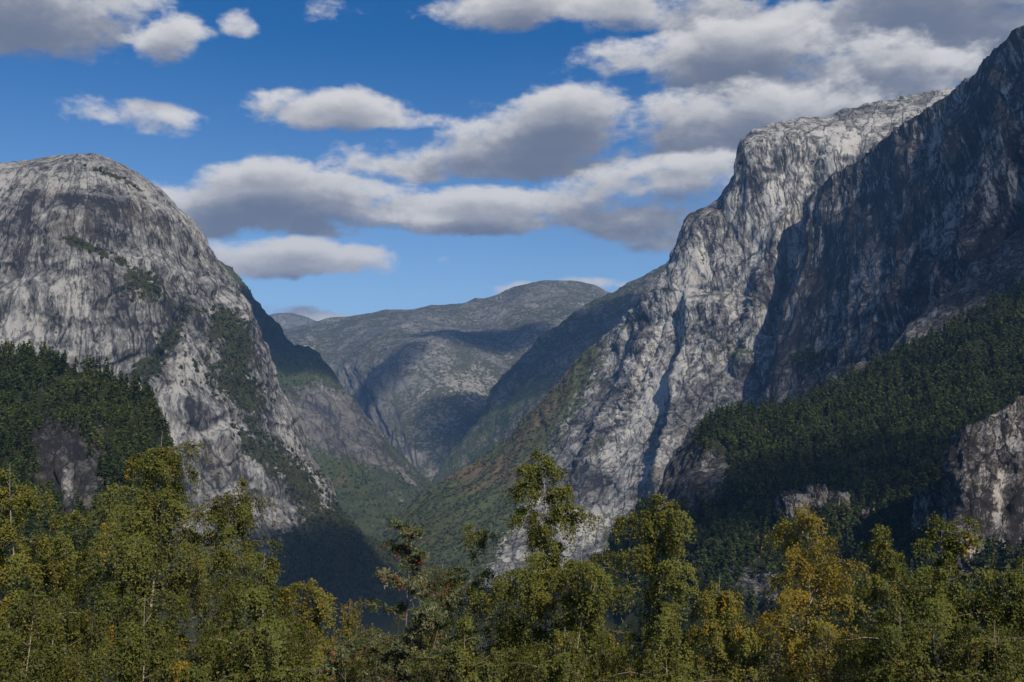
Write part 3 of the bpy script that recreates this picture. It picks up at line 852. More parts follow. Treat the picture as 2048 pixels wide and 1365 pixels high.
outcrop(1590, 1015, 800, 13, 12, 11, 1, 'left of the three rounded rock outcrops above the golden birch')
outcrop(1628, 1006, 800, 9, 10, 13, 2, 'tall middle rock outcrop of the three above the golden birch')
outcrop(1672, 1012, 800, 12, 10, 10, 3, 'right of the three rounded rock outcrops above the golden birch')
outcrop(1535, 1165, 760, 15, 12, 17, 4, 'pale rock outcrop low on the pine slope left of the golden birch')
outcrop(1735, 1040, 780, 12, 10, 8, 5, 'small rock outcrop on the pine slope right of the golden birch')
outcrop(1860, 1030, 700, 9, 10, 16, 6, 'narrow rock outcrop just left of the lower right crag')

# ------------------------------------------------------------------ forested hill on the left
crest = [(-420, 560, 900), (-260, 640, 880), (-120, 682, 860), (0, 706, 840), (60, 712, 830), (115, 726, 820), (200, 756, 800), (260, 776, 780), (300, 806, 765), (328, 855, 750), (345, 930, 745), (350, 1010, 760), (340, 1090, 800)]
m0 = [(-420, 680, 800), (-260, 740, 780), (-120, 775, 765), (0, 795, 750), (60, 802, 740), (110, 812, 730), (180, 830, 715), (230, 850, 705), (265, 880, 700), (290, 925, 700), (310, 985, 705), (320, 1050, 720), (320, 1110, 770)]
m1 = [(-420, 860, 680), (-260, 890, 665), (-120, 905, 655), (0, 915, 640), (55, 920, 625), (100, 930, 610), (150, 945, 600), (190, 965, 605), (225, 990, 615), (255, 1020, 630), (280, 1060, 650), (300, 1100, 680), (300, 1150, 740)]
base = [(-420, 1250, 480), (-260, 1250, 470), (-120, 1250, 465), (0, 1250, 460), (50, 1250, 455), (95, 1250, 450), (140, 1250, 450), (180, 1250, 460), (215, 1250, 480), (245, 1250, 510), (270, 1250, 540), (290, 1250, 580), (300, 1250, 650)]
P = surf([crest, m0, m1, base], 170, 190)
P = relief(P, [(110, 130, 12, 3, True, .5, None)])
P = relief_uv(P, [(26, 110, 8, 3, 2, .55, None), (9, 40, 3.0, 3, 2, .6, None)], seed=3)
P = relief(P, [(6, 9, 1.4, 4, False, .6, None)])
x, y = to_pix(P)
crag = blobs(P, [(130, 930, 55, 80, 1.2, 8), (170, 1000, 35, 60, .9), (90, 870, 30, 30, .7), (200, 890, 14, 50, .5)])
forest = np.clip(1.1 - crag * 1.3, 0, 1)
veg = .1 + .65 * forest + .15 * fbm(P / 30, 4)
aut = .1 + .3 * fbm(P / 40 + 9, 3)
pale = -.24 + .2 * fbm(P / 25, 3) + blobs(P, [(135, 970, 10, 40, .6)])
FOREST_L = (P.copy(), forest)
P = skirt(P, (-290, 420, 0), -450)
add_mountain('left_forest_hill', P, M_FOR, 'dark wooded hill with a black crag at the left edge', pad(veg, NB, .6), pad(aut, NB), pad(pale, NB))

# ------------------------------------------------------------------ foliage materials
def leaf_material(name, cols, trans=.30, spec=.25, rough=.6):
    mt, t = new_mat(name)
    h = attr(t, 'hue')
    rp = t.n('ShaderNodeValToRGB')
    t.put(rp.inputs[0], h)
    cr = rp.color_ramp
    cr.elements[0].position, cr.elements[0].color = cols[0][0], (*cols[0][1], 1)
    cr.elements[1].position, cr.elements[1].color = cols[-1][0], (*cols[-1][1], 1)
    for p_, c_ in cols[1:-1]:
        e = cr.elements.new(p_)
        e.color = (*c_, 1)
    finish(t, rp.outputs[0], rough, spec=spec, trans=trans)
    return mt


M_BIRCH_LEAF = leaf_material('birch_leaves', trans=.36, cols=[(0, (.055, .075, .018)), (.3, (.128, .144, .029)), (.55, (.205, .204, .037)), (.75, (.29, .225, .032)), (1, (.42, .23, .018))])
M_ROWAN_LEAF = leaf_material('rowan_leaves', [(0, (.035, .06, .018)), (.45, (.10, .12, .04)), (.75, (.25, .25, .13)), (1, (.34, .20, .08))])
M_PINE_LEAF = leaf_material('pine_needles', [(0, (.014, .022, .008)), (.5, (.050, .068, .018)), (1, (.12, .13, .032))], trans=.12, spec=.1)
M_SHRUB_LEAF = leaf_material('hillside_leaves', [(0, (.022, .034, .013)), (.5, (.060, .078, .026)), (.8, (.11, .095, .035)), (1, (.15, .085, .04))], trans=.15, spec=.1)

mt, t = new_mat('birch_bark')
co = t.n('ShaderNodeTexCoord').outputs['Object']
b1 = t.noise(t.v('MULTIPLY', co, (2.5, 2.5, 14)), 1.0, 5.0, .6)
b2 = t.noise(co, 1.1, 4.0, .6)
c = t.mix(t.smooth(b1, .52, .66), (.40, .34, .28), (.06, .05, .045))
c = t.mix(t.smooth(b2, .55, .8), c, (.25, .17, .11))
finish(t, c, .75, b1, .4, .02)
M_BARK = mt
mt, t = new_mat('twig_bark')
co = t.n('ShaderNodeTexCoord').outputs['Object']
b2 = t.noise(co, 3, 4.0, .6)
c = t.mix(b2, (.09, .065, .05), (.26, .2, .16))
finish(t, c, .8)
M_TWIG = mt
mt, t = new_mat('pine_bark')
co = t.n('ShaderNodeTexCoord').outputs['Object']
c = t.mix(t.noise(co, .8, 3.0), (.09, .055, .035), (.20, .13, .09))
finish(t, c, .9)
M_PBARK = mt
mt, t = new_mat('rowan_berry')
co = t.n('ShaderNodeTexCoord').outputs['Object']
c = t.mix(t.noise(co, 4.0, 2.0), (.40, .03, .012), (.52, .10, .02))
finish(t, c, .4, spec=.4)
M_BERRY = mt


# ------------------------------------------------------------------ conifers on the slopes
def tri_foliage(C, D, size, rg, aspect=.55, N=None):
    """one triangle per centre, long axis near D, facing N if given"""
    n = len(C)
    if N is not None:
        N = N / np.maximum(np.linalg.norm(N, axis=1, keepdims=True), 1e-6)
        D = D - N * (D * N).sum(1, keepdims=True)
    a = D / np.maximum(np.linalg.norm(D, axis=1, keepdims=True), 1e-6)
    r = rg.normal(size=(n, 3)) if N is None else N
    b = np.cross(a, r)
    b /= np.maximum(np.linalg.norm(b, axis=1, keepdims=True), 1e-6)
    s = size[:, None]
    V = np.stack([C + a * s * .62, C - a * s * .38 + b * s * aspect * .5, C - a * s * .38 - b * s * aspect * .5], 1)
    return V.reshape(-1, 3)


def pine_arrays(seed, h=1.0, ntri=150, width=.17, bare=.22):
    """unit-height conifer: returns verts, tri faces, hue, material index"""
    rg = np.random.default_rng(seed)
    tt = rg.uniform(0, 1, ntri) ** .85
    z = bare + (1.0 - bare) * tt
    nw = 7
    lay = np.floor(tt * nw) / nw
    prof = (np.sqrt(np.maximum(0, 1 - tt ** 1.7)) if seed % 2 else 1.1 * (1 - tt) ** .7) * (1.1 - .45 * (tt * nw - np.floor(tt * nw))) + .06
    lob = 1 + .35 * np.sin(3 * 6.28 * rg.random() + lay * 37)
    an = rg.uniform(0, 2 * np.pi, ntri)
    rr_ = width * prof * lob * np.sqrt(rg.uniform(.25, 1, ntri)) * (1 + .3 * np.cos(an - lay * 19))
    C = np.stack([np.cos(an) * rr_, np.sin(an) * rr_, z], -1)
    D = np.stack([np.cos(an), np.sin(an), rg.uniform(-.5, .5, ntri)], -1) + rg.normal(size=(ntri, 3)) * .35
    V = tri_foliage(C, D, rg.uniform(.09, .17, ntri) * (1.15 - .5 * tt) * (1.25 if ntri < 100 else 1), rg, .85)
    hue = np.repeat(np.clip(rg.normal(.48, .12, ntri) + .2 * (tt - .5), 0, 1), 3)
    k = 4
    a4 = np.arange(k) / k * 6.283
    tv = np.concatenate([np.stack([np.cos(a4) * .014, np.sin(a4) * .014, a4 * 0 - .06], -1), [[0, 0, .93]]])
    tf = np.array([[i, (i + 1) % k, k] for i in range(k)]) + len(V)
    Fc = np.concatenate([np.arange(len(V)).reshape(-1, 3), tf])
    mi = np.concatenate([np.zeros(len(V) // 3, int), np.ones(k, int)])
    return np.concatenate([V, tv]), Fc, np.concatenate([hue, np.full(len(tv), .3)]), mi


def shrub_arrays(seed, ntri=22):
    rg = np.random.default_rng(seed)
    u = rg.normal(size=(ntri, 3))
    u /= np.linalg.norm(u, axis=1, keepdims=True)
    C = u * np.array([.42, .42, .45]) * rg.uniform(.55, 1, (ntri, 1)) + [0, 0, .5]
    D = rg.normal(size=(ntri, 3))
    V = tri_foliage(C, D, rg.uniform(.4, .75, ntri), rg, .9)
    hue = np.repeat(np.clip(rg.normal(.45, .15, ntri), 0, 1), 3)
    return V, np.arange(len(V)).reshape(-1, 3), hue, np.zeros(ntri, int)


def scatter(P, mask, n, rg, jitter=True):
    r, c = P.shape[:2]
    A = np.linalg.norm(np.cross(P[1:, :-1] - P[:-1, :-1], P[:-1, 1:] - P[:-1, :-1]), axis=-1)
    w = A * mask[:-1, :-1]
    x, y = to_pix(P[:-1, :-1])
    w = w * ((x > -60) & (x < 2110) & (y < 1230))
    w = w.ravel() / w.sum()
    k = rg.choice(len(w), n, p=w)
    i, j = k // (c - 1), k % (c - 1)
    u, v = rg.random((2, n, 1))
    return (P[i, j] * (1 - u) * (1 - v) + P[i + 1, j] * u * (1 - v) + P[i, j + 1] * (1 - u) * v + P[i + 1, j + 1] * u * v), i, j


def merged(name, protos, pos, hgt, rg, dh, mats, wid=None, **kw):
    Vs, Fs, Hs, Ms = [], [], [], []
    off = 0
    pick = rg.integers(0, len(protos), len(pos))
    for q, (V, Fc, hu, mi) in enumerate(protos):
        id_ = np.nonzero(pick == q)[0]
        m = len(id_)
        if m == 0:
            continue
        a = rg.uniform(0, 6.283, m)
        ca, sa = np.cos(a)[:, None], np.sin(a)[:, None]
        s = hgt[id_][:, None]
        ws = s * (rg.uniform(.8, 1.25, (m, 1)))
        vv = np.stack([(V[None, :, 0] * ca - V[None, :, 1] * sa) * ws, (V[None, :, 0] * sa + V[None, :, 1] * ca) * ws, V[None, :, 2] * s], -1) + pos[id_][:, None, :]
        Vs.append(vv.reshape(-1, 3))
        Fs.append((Fc[None] + (np.arange(m) * len(V))[:, None, None]).reshape(-1, 3) + off)
        Hs.append(np.clip(hu[None] + dh[id_][:, None], 0, 1).ravel())
        Ms.append(np.tile(mi, m))
        off += m * len(V)
    me = fast_mesh(name, np.concatenate(Vs), np.concatenate(Fs), {'hue': np.concatenate(Hs)}, False, np.concatenate(Ms))
    return link(name, me, mats, kind='stuff', **kw)


rg = np.random.default_rng(21)
PINES = [pine_arrays(100 + k, ntri=170, width=[.16, .2, .14, .22, .18, .15][k], bare=[.15, .3, .1, .35, .22, .18][k]) for k in range(6)]
PINES_LO = [pine_arrays(200 + 2 * k + (k == 3), ntri=56, width=[.15, .17, .14, .18][k], bare=.12) for k in range(4)]
pine_me = []
for k in range(12):
    V, Fc, hu, mi = PINES[k % 6]
    me = fast_mesh('pine_tree', V, Fc, {'hue': np.clip(hu + (-.15 if k < 6 else .18), 0, 1)}, False, mi)
    me.materials.append(M_PINE_LEAF)
    me.materials.append(M_PBARK)
    pine_me.append(me)


def forest(PM, n_all, n_ind, hmin, hmax, label, group, stuff_label, rg):
    P, mask = PM
    pos, i, j = scatter(P, mask, n_all, rg)
    hgt = rg.uniform(hmin, hmax, n_all) * (1 + .25 * fbm(pos / 60, 2))
    tone = .40 * fbm(pos / 45 + 8, 3) - .06
    x, y = to_pix(pos)
    size = hgt / pos[:, 1]
    vis = (x > 5) & (x < 2043) & (y < 1120)
    order = np.argsort(-(size * vis))
    ind, rest = order[:n_ind], order[n_ind:]
    for k in ind:
        o = link('pine_tree', pine_me[int(rg.integers(12))], label=label, cat='pine tree', group=group)
        o.location = pos[k]
        o.scale = (hgt[k] * rg.uniform(.85, 1.25),) * 2 + (hgt[k],)
        o.rotation_euler = (rg.normal(0, .03), rg.normal(0, .03), rg.uniform(0, 6.28))
    merged('pine_forest', PINES_LO, pos[rest], hgt[rest], rg, rg.normal(.02, .16, len(rest)) + tone[rest], [M_PINE_LEAF, M_PBARK],
           label=stuff_label, cat='pine forest')


forest(FOREST_R, 5000, 170, 9, 16, 'dark pine standing in the forest on the right hand slope', 'pines on the right slope', 'dense pine forest covering the right hand slope', rg)
forest(FOREST_L, 1900, 130, 7, 13, 'dark pine standing on the wooded hill at the left edge', 'pines on the left hill', 'dense pine wood covering the hill at the left edge', rg)

SHR = [shrub_arrays(300 + k) for k in range(5)]
mk = sm(DOME_V + .5 * fbm(DOME_P / 22, 3), .2, .75) * (DOME_N[..., 1] < .2)
pos, i, j = scatter(DOME_P, mk, 5200, rg)
merged('ledge_trees', SHR, pos, rg.uniform(2.5, 8, len(pos)), rg, rg.normal(.06, .16, len(pos)), [M_SHRUB_LEAF], label='small dark trees clinging to the ledges of the grey dome', cat='trees')

SHR2 = [shrub_arrays(330 + k, 12) for k in range(5)]
for nm, (PP, vv), cnt, lo, hi, dh, lb in (
        ('hillside_trees', CLIFF, 2800, 3.5, 7, .22, 'small autumn tinted trees on the foot and ledges of the pale cliff'),
        ('hillside_trees', LMID, 2200, 4, 8, .18, 'green and rusty woods on the ridge behind the grey dome'),
        ('ledge_trees', NEARB, 900, 3, 8, .0, 'small dark trees on the ledges of the dark buttress')):
    pos, i, j = scatter(PP, sm(vv + .4 * fbm(PP / 40, 3), .25, .8), cnt, rg)
    big_n = fbm(pos / 120 + 3, 3)
    merged(nm, SHR2, pos, rg.uniform(lo, hi, len(pos)), rg, rg.normal(dh, .14, len(pos)) + .6 * big_n + (.3 * sm(pos[:, 2], -250, 80) if PP is CLIFF[0] else 0), [M_SHRUB_LEAF], label=lb, cat='trees')

vm = ((GY > 250) & (GY < 4200) & (np.abs(GX) < 1500)).astype(float)
pos, i, j = scatter(GP, vm, 5000, rg)
merged('valley_woods', SHR2, pos, rg.uniform(7, 15, len(pos)), rg, rg.normal(-.05, .14, len(pos)), [M_SHRUB_LEAF], label='dark woods on the deep valley floor behind the birches', cat='trees')


# ------------------------------------------------------------------ birches in front
def tube(pts, rad, sides):
    """(n,3) polyline, (n,) radii -> verts, quads"""
    pts = np.asarray(pts, float)
    n = len(pts)
    d = np.gradient(pts, axis=0)
    d /= np.maximum(np.linalg.norm(d, axis=1, keepdims=True), 1e-9)
    ref = np.where(np.abs(d[:, 2:3]) > .9, np.array([[1., 0, 0]]), np.array([[0, 0, 1.]]))
    u = np.cross(d, ref)
    u /= np.maximum(np.linalg.norm(u, axis=1, keepdims=True), 1e-9)
    w = np.cross(d, u)
    a = np.arange(sides) / sides * 2 * np.pi
    V = pts[:, None, :] + (u[:, None, :] * np.cos(a)[None, :, None] + w[:, None, :] * np.sin(a)[None, :, None]) * np.asarray(rad)[:, None, None]
    i = np.arange(n * sides).reshape(n, sides)
    j = np.roll(i, -1, 1)
    return V.reshape(-1, 3), np.stack([i[:-1], j[:-1], j[1:], i[1:]], -1).reshape(-1, 4)


def join(parts):
    V, Fc, off = [], [], 0
    for v_, f_ in parts:
        V.append(v_)
        Fc.append(f_ + off)
        off += len(v_)
    return np.concatenate(V), np.concatenate(Fc)


def birch(name, cat, label, px, top, d, half, leaves, hue=.42, hspread=.10, lean=0.0, seed=0, yellow=.02, droop=1.0,
          low=.12, nl=46, leaf=.062, forks=0, group=None, rowan=False, tw=.03, pointy=None, bark=None):
    if pointy is None:
        pointy = .42 + .38 * ((seed * 37) % 10) / 10
    rg = np.random.default_rng(1000 + seed)
    tip = W(px, top, d)
    gz = float(ground_z(np.array([tip[0] - lean]), np.array([d]))[0])
    base = np.array([tip[0] - lean, d, gz - .15])
    H = tip[2] - base[2]
    half_m = half / F * d
    root = link(name, None, label=label, cat=cat, group=group)
    root.location = base
    # trunk
    nt = 14
    s = np.linspace(0, 1, nt)
    wob = np.cumsum(rg.normal(0, .022, (nt, 2)), 0) * H * .22
    wob -= s[:, None] * wob[-1]
    T = np.stack([s * lean + wob[:, 0], wob[:, 1], s * H], -1)
    r0 = .0070 * H + .015
    stems = [(T, r0 * (1 - s) ** 1.25 + .004)]
    for k in range(forks):
        a = rg.uniform(0, 6.28)
        s0 = rg.uniform(.12, .35)
        b0 = np.array([np.interp(s0, s, T[:, q]) for q in range(3)])
        L = H * (1 - s0) * rg.uniform(.6, .82)
        q = np.linspace(0, 1, 10)
        fk = b0 + np.stack([np.cos(a) * half_m * .75 * q ** .8, np.sin(a) * half_m * .5 * q ** .8, L * q], -1)
        fk[:, :2] += np.cumsum(rg.normal(0, .04, (10, 2)), 0)
        stems.append((fk, r0 * .6 * (1 - q) ** 1.25 + .004))
    wood = [tube(p_, r_, 7) for p_, r_ in stems]
    twigs = []
    LC, LD, LH = [], [], []
    per_l = 1.05 * leaves / nl
    nx = 0 if rowan else 10
    for k in range(nl + nx):
        st, _ = stems[0] if (forks == 0 or rg.random() < .5) else stems[int(rg.integers(1, len(stems)))]
        f = low + (1 - low) * ((k + rg.random()) / nl) ** .9
        f = min(f, .985)
        if k >= nl:                                  # short side shoots that clothe the stem
            st = stems[k % len(stems)][0]
            f = rg.uniform(.45, .99)
        elif k >= nl - 5 * len(stems):               # every stem ends in a leafy tip
            st = stems[k % len(stems)][0]
            f = rg.uniform(.86, .99)
        q = np.linspace(0, 1, len(st))
        b0 = np.array([np.interp(f, q, st[:, z]) for z in range(3)])
        a = k * 2.399 + rg.normal(0, .4)
        shape = min(1.2, 1.55 * (1 - f) ** pointy) * min(1, .55 + 1.5 * f) + .08
        L = half_m * 1.42 * shape * rg.uniform(.4, 1.3) * (1 + .3 * math.sin(3 * a + seed) + .3 * math.sin(11 * f + seed))
        L = min(L, 1.5 * half_m)
        if k >= nl:
            L = half_m * rg.uniform(.16, .34)
            a = -1.57 + rg.normal(0, 1.3)
        up = rg.uniform(.35, 1.05) * (1 - .3 * (1 - f))
        nn = 7
        u = np.linspace(0, 1, nn)
        out = np.array([math.cos(a), math.sin(a), 0])
        limb = b0 + out * (L * u)[:, None] + np.array([0, 0, 1.]) * (L * up * (u - .78 * droop * u ** 2.4))[:, None]
        limb[1:] += np.cumsum(rg.normal(0, .035 * L, (nn - 1, 3)), 0) * .6
        wood_r = (.006 + .008 * L) * (1 - u) + .003
        (wood if L > 1.6 and rg.random() < .12 else twigs).append(tube(limb, wood_r, 4))
        # twigs with leaves
        ntw = max(4, int(5 + 8 * L))
        lw_l = per_l * (.10 + L / max(.3, half_m)) ** 1.15 * 1.25
        for _ in range(ntw):
            s0 = rg.uniform(.08, 1.0)
            p0 = np.array([np.interp(s0, u, limb[:, z]) for z in range(3)])
            a2 = a + rg.normal(0, 1.0)
            tl = rg.uniform(.35, 1.1) * (.50 + .38 * L) * (1.2 - .4 * s0)
            o2 = np.array([math.cos(a2), math.sin(a2), 0])
            w = np.linspace(0, 1, 5)
            tp = p0 + o2 * (tl * .55 * (w - .35 * w * w))[:, None] + np.array([0, 0, 1.]) * (tl * (.35 * w - (1.1 * droop) * w * w))[:, None]
            if rg.random() < .75:
                twigs.append(tube(tp, .007 * (1 - w) + .002, 3))
            m = max(3, int(lw_l / ntw * rg.uniform(.4, 1.6)))
            t_ = rg.uniform(.05, 1, m)
            c_ = np.stack([np.interp(t_, w, tp[:, z]) for z in range(3)], -1) + rg.normal(0, .045 + .010 * L, (m, 3))
            LC.append(c_)
            LD.append(rg.normal(size=(m, 3)) * [1, 1, .7] + [0, 0, -.7])
            hb = hue + rg.normal(0, hspread * .7)
            if rg.random() < yellow:
                hb = rg.uniform(.85, 1.0)
            LH.append(np.clip(hb + rg.normal(0, hspread * .45, m), 0, 1))
    LC, LD, LH = np.concatenate(LC), np.concatenate(LD), np.concatenate(LH)
    if rowan:
        # feather leaves: several leaflets along a short stalk
        m = len(LC)
        k = 5
        ax = LD / np.linalg.norm(LD, axis=1, keepdims=True)
        LC = (LC[:, None, :] + ax[:, None, :] * (np.linspace(-.07, .07, k))[None, :, None] + rg.normal(0, .014, (m, k, 3))).reshape(-1, 3)
        LD = (np.repeat(LD[:, None, :], k, 1) + rg.normal(0, 1.0, (m, k, 3))).reshape(-1, 3)
        LH = np.repeat(LH, k)
    ax_ = np.stack([np.interp(LC[:, 2], T[:, 2], T[:, 0]), np.interp(LC[:, 2], T[:, 2], T[:, 1])], -1)
    NN = np.concatenate([(LC[:, :2] - ax_) / half_m, np.full((len(LC), 1), .45)], 1) + rg.normal(0, .55, (len(LC), 3))
    V = tri_foliage(LC, LD, rg.uniform(.65, 1.3, len(LC)) * leaf, rg, .42 if rowan else .8, NN)
    vt, ft = join(wood)
    link('trunk', fast_mesh('trunk', vt, ft), [bark or M_BARK], parent=root)
    vw, fw = join(twigs)
    link('twigs', fast_mesh('twigs', vw, fw), [M_TWIG], parent=root, kind='stuff')
    me = fast_mesh('crown', V, np.arange(len(V)).reshape(-1, 3), {'hue': np.repeat(LH, 3)}, False)
    link('crown', me, [M_ROWAN_LEAF if rowan else M_BIRCH_LEAF], parent=root)
    if rowan:
        nb = 300
        idx = rg.choice(len(LC), nb)
        bv, bf, off = [], [], 0
        o8 = np.array([[1, 0, 0], [-1, 0, 0], [0, 1, 0], [0, -1, 0], [0, 0, 1], [0, 0, -1]], float)
        f8 = np.array([[0, 2, 4], [2, 1, 4], [1, 3, 4], [3, 0, 4], [2, 0, 5], [1, 2, 5], [3, 1, 5], [0, 3, 5]])
        for q in idx:
            nb2 = int(rg.integers(4, 9))
            for c_ in LC[q] + rg.normal(0, .032, (nb2, 3)) * [1, 1, .6] - [0, 0, .05]:
                bv.append(o8 * .016 + c_)
                bf.append(f8 + off)
                off += 6
        link('berries', fast_mesh('berries', np.concatenate(bv), np.concatenate(bf), smooth=True), [M_BERRY], parent=root, kind='stuff')
    return root


B = lambda *a, **k: birch('birch_tree', 'birch tree', *a, **k)
S = lambda *a, **k: birch('leafy_bush', 'bush', *a, **k)
# label, px, top, depth, half width px, leaves
B('tall full birch with yellow tufts, highest of the trees at the left', 325, 862, 30, 150, 52000, hue=.40, seed=1, yellow=.05, lean=.3, low=.08, nl=66)
B('yellow green birch cut by the left edge of the picture', 20, 925, 27, 110, 30000, hue=.55, seed=2, yellow=.02)
B('olive birch between the left edge tree and the tall left birch', 130, 1030, 29, 95, 26000, hue=.42, seed=3, lean=.9)
B('birch with a bright slanting stem right of the tall left birch', 480, 965, 31, 95, 28000, hue=.40, seed=4, lean=1.0, yellow=.02)
B('low round dark green birch at the right end of the left group', 530, 1105, 27, 75, 20000, hue=.36, seed=5)
B('small golden birch in front of the dark valley floor', 625, 1158, 33, 62, 13000, hue=.62, seed=6, yellow=.05)
B('little drooping bronze birch beside the rowan', 700, 1196, 36, 40, 6500, hue=.68, seed=7, droop=1.5)
B('slim birch with a leaning white stem just right of the rowan', 950, 1052, 33, 75, 17000, hue=.42, seed=8, lean=.75, forks=1)
B('tall open topped birch reaching above its neighbours in the middle', 1085, 905, 30, 95, 34000, hue=.46, seed=9, lean=.1, pointy=.55)
B('birch with crooked pale forked trunk low in the middle', 1165, 1085, 28, 85, 20000, hue=.40, seed=10, lean=.45, forks=2)
B('pointed olive birch right of the middle, its top over the dark crag', 1320, 985, 31, 110, 32000, hue=.48, seed=11, yellow=.02, pointy=.9)
B('short yellow tinged birch left of the golden birch', 1440, 1150, 30, 62, 14000, hue=.56, seed=12, yellow=.04)
B('golden yellow birch with a straight white trunk on the right', 1615, 1015, 30, 82, 17000, hue=.73, hspread=.1, seed=13, yellow=.05, lean=.1)
B('dull green birch between the golden birch and the bright green birch', 1765, 1052, 33, 85, 22000, hue=.44, seed=14)
B('broad bright green birch with leaning trunk near the right edge', 1885, 1035, 29, 125, 42000, hue=.38, seed=15, lean=.7, forks=1, low=.1)
B('dark birch cut by the right edge of the picture', 2045, 1130, 28, 70, 18000, hue=.40, seed=16)
birch('rowan_tree', 'rowan tree', 'slender rowan with red berry clusters in the middle foreground', 820, 1036, 27, 98, 5200, hue=.50, hspread=.24, seed=17, rowan=True, forks=2, leaf=.08, nl=40, droop=.35, low=.3, bark=M_TWIG)
birch('rowan_tree', 'rowan tree', 'low rowan sapling with red berries at the bottom left of the tall rowan', 690, 1285, 24, 100, 4600, hue=.46, hspread=.24, seed=18, rowan=True, forks=1, leaf=.08, nl=30, droop=.5, low=.3, bark=M_TWIG)
S('dense dark bush in the bottom left corner', 70, 1180, 25, 120, 22000, hue=.34, seed=21, low=.05)
S('dark leafy bush under the tall left birch', 290, 1190, 25, 120, 24000, hue=.33, seed=22, low=.05, yellow=.02)
S('green bush at the foot of the left group of birches', 520, 1235, 25, 100, 18000, hue=.36, seed=23, low=.05)
S('shadowy bush beneath the slim leaning birch', 930, 1270, 25, 100, 15000, hue=.38, seed=24, low=.05)
S('green bush at the foot of the open topped birch', 1130, 1255, 26, 95, 15000, hue=.38, seed=25, low=.05)
S('olive bush beneath the pointed olive birch', 1330, 1235, 26, 110, 19000, hue=.44, seed=26, low=.05)
S('thin brownish bush beside the golden birch trunk', 1650, 1250, 28, 85, 9000, hue=.62, seed=27, low=.05)
S('dark green bush below the broad bright green birch', 1800, 1225, 26, 110, 19000, hue=.36, seed=28, low=.05)
S('dark bush in the bottom right corner', 1990, 1240, 26, 90, 14000, hue=.38, seed=29, low=.05)
S('ochre bush between the left group and the low rowan', 620, 1260, 29, 80, 11000, hue=.58, seed=30, low=.05)

S('dark bush low in the gap left of the tall rowan', 745, 1255, 33, 85, 9000, hue=.36, seed=31, low=.05)
S('dark bush low between the slim birch and the crooked one', 1020, 1215, 34, 80, 9000, hue=.36, seed=32, low=.05)
S('bush low between the short yellow birch and the golden birch', 1510, 1240, 34, 90, 9000, hue=.44, seed=33, low=.05)

# ------------------------------------------------------------------ air
def box_mesh(name, lo, hi):
    V = np.array([[x_, y_, z_] for x_ in (lo[0], hi[0]) for y_ in (lo[1], hi[1]) for z_ in (lo[2], hi[2])], float)
    Fc = np.array([[0, 1, 3, 2], [4, 6, 7, 5], [0, 4, 5, 1], [2, 3, 7, 6], [0, 2, 6, 4], [1, 5, 7, 3]])
    return fast_mesh(name, V, Fc, smooth=False)


mt = bpy.data.materials.new('thin_haze')
mt.use_nodes = True
t = NT(mt.node_tree)
pv = t.n('ShaderNodeVolumePrincipled', ins={'Color': (.25, .52, 1.0, 1), 'Density': 5.2e-5, 'Anisotropy': .0})
ou = t.n('ShaderNodeOutputMaterial')
mt.node_tree.links.new(pv.outputs[0], ou.inputs['Volume'])
link('haze', box_mesh('haze', (-62000, -62000, -480), (62000, 62000, 1250)), [mt], label='thin blue air filling the whole valley', cat='haze', kind='stuff')

# ------------------------------------------------------------------ clouds overhead (above the top of the picture), shading parts of the valley; some are added just to darken a spot
mt = bpy.data.materials.new('cloud_vapour')
mt.use_nodes = True
t = NT(mt.node_tree)
pv = t.n('ShaderNodeVolumePrincipled', ins={'Color': (1, 1, 1, 1), 'Density': .014, 'Anisotropy': .3})
ou = t.n('ShaderNodeOutputMaterial')
mt.node_tree.links.new(pv.outputs[0], ou.inputs['Volume'])
M_CLOUD = mt


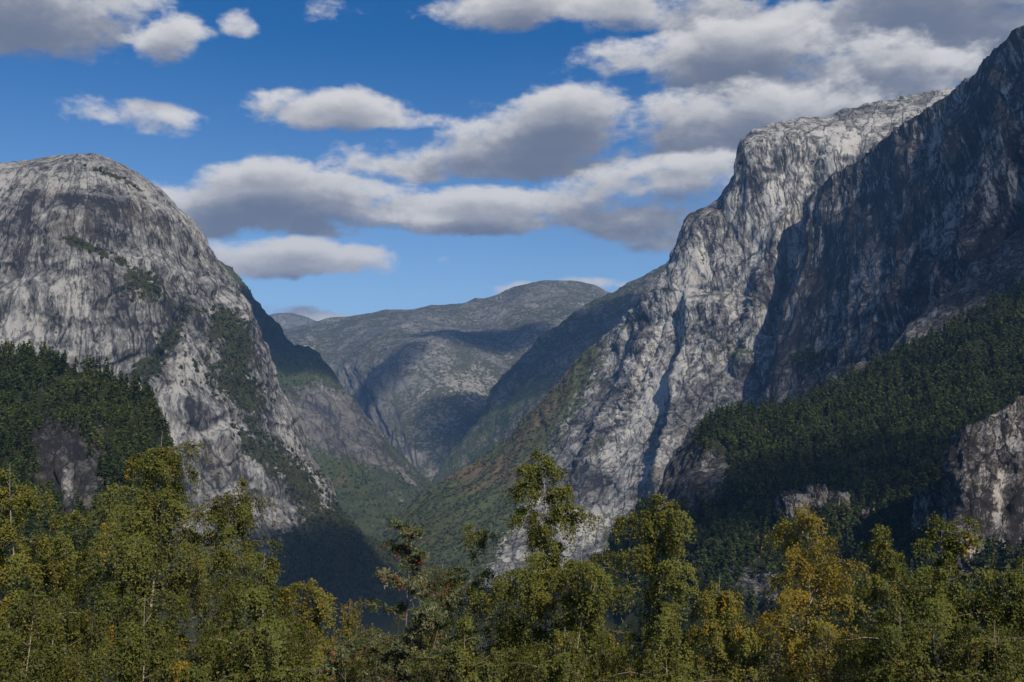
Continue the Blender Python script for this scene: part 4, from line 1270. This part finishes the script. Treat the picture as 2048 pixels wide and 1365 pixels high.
def cloud_over(px, py, d, rx, ry, rot=0.0, alt=2300.0, thick=170.0, seed=0, label='', at=None):
    """a flat cumulus whose shadow falls on the valley spot seen at that pixel and distance"""
    p0 = W(px, py, d)
    c_ = p0 + SUNV * ((alt - p0[2]) / SUNV[2])
    if at is not None:
        c_ = np.array(at, float)
    nu, nv = 96, 40
    u = np.linspace(0, 2 * np.pi, nu, endpoint=False)
    v = np.linspace(0, np.pi, nv)
    U, Vv = np.meshgrid(u, v)
    S_ = np.stack([np.sin(Vv) * np.cos(U), np.sin(Vv) * np.sin(U), np.cos(Vv)], -1)
    k = 1 + .55 * fbm(S_ * 1.6 + seed * 7.7, 5, .6)
    x_, y_ = S_[..., 0] * rx * k, S_[..., 1] * ry * k
    z_ = np.where(S_[..., 2] > 0, S_[..., 2] * thick * k, S_[..., 2] * thick * .35)
    ca, sa = math.cos(R(rot)), math.sin(R(rot))
    P_ = np.stack([x_ * ca - y_ * sa, x_ * sa + y_ * ca, z_], -1)
    i = np.arange(nu * nv).reshape(nv, nu)
    j = np.roll(i, -1, 1)
    Fc = np.stack([i[:-1], i[1:], j[1:], j[:-1]], -1).reshape(-1, 4)
    o = link('cloud', fast_mesh('cloud', P_.reshape(-1, 3), Fc), [M_CLOUD], kind='stuff', label=label, cat='cloud')
    o.location = c_


cloud_over(1110, 750, 5000, 520, 620, 30, seed=1, thick=95, label='cloud above the shaded middle ridge on the right')
cloud_over(980, 680, 6300, 480, 300, 0, seed=2, thick=80, label='cloud above the plateau of the back mountain')
cloud_over(740, 800, 5800, 130, 560, -8, seed=3, thick=60, label='thin cloud above the left foot of the back mountain')
cloud_over(545, 660, 4050, 480, 400, 30, seed=4, thick=130, label='cloud above the ridge behind the grey dome')
cloud_over(1600, 1000, 880, 170, 70, 20, seed=5, alt=1500, thick=110, label='cloud above the dark pine slope')
cloud_over(690, 1165, 2050, 190, 330, 10, seed=6, alt=1700, thick=70, label='added unseen cloud that shades the foot of the grey dome')  # added out of view, stands in for the right mountain's shadow
cloud_over(0, 0, 0, 300, 800, 0, seed=8, thick=48, at=(1935, 60, 2000), label='long unseen cloud added to darken the buttress on the right')  # added out of view to darken the buttress beyond its grazing light
cloud_over(0, 0, 0, 175, 330, 0, seed=9, thick=110, at=(1755, -830, 2000), label='small unseen cloud added to shade the rocky shoulder over the pine slope')  # another added blocker, keeps sun off the rock strip above the pines
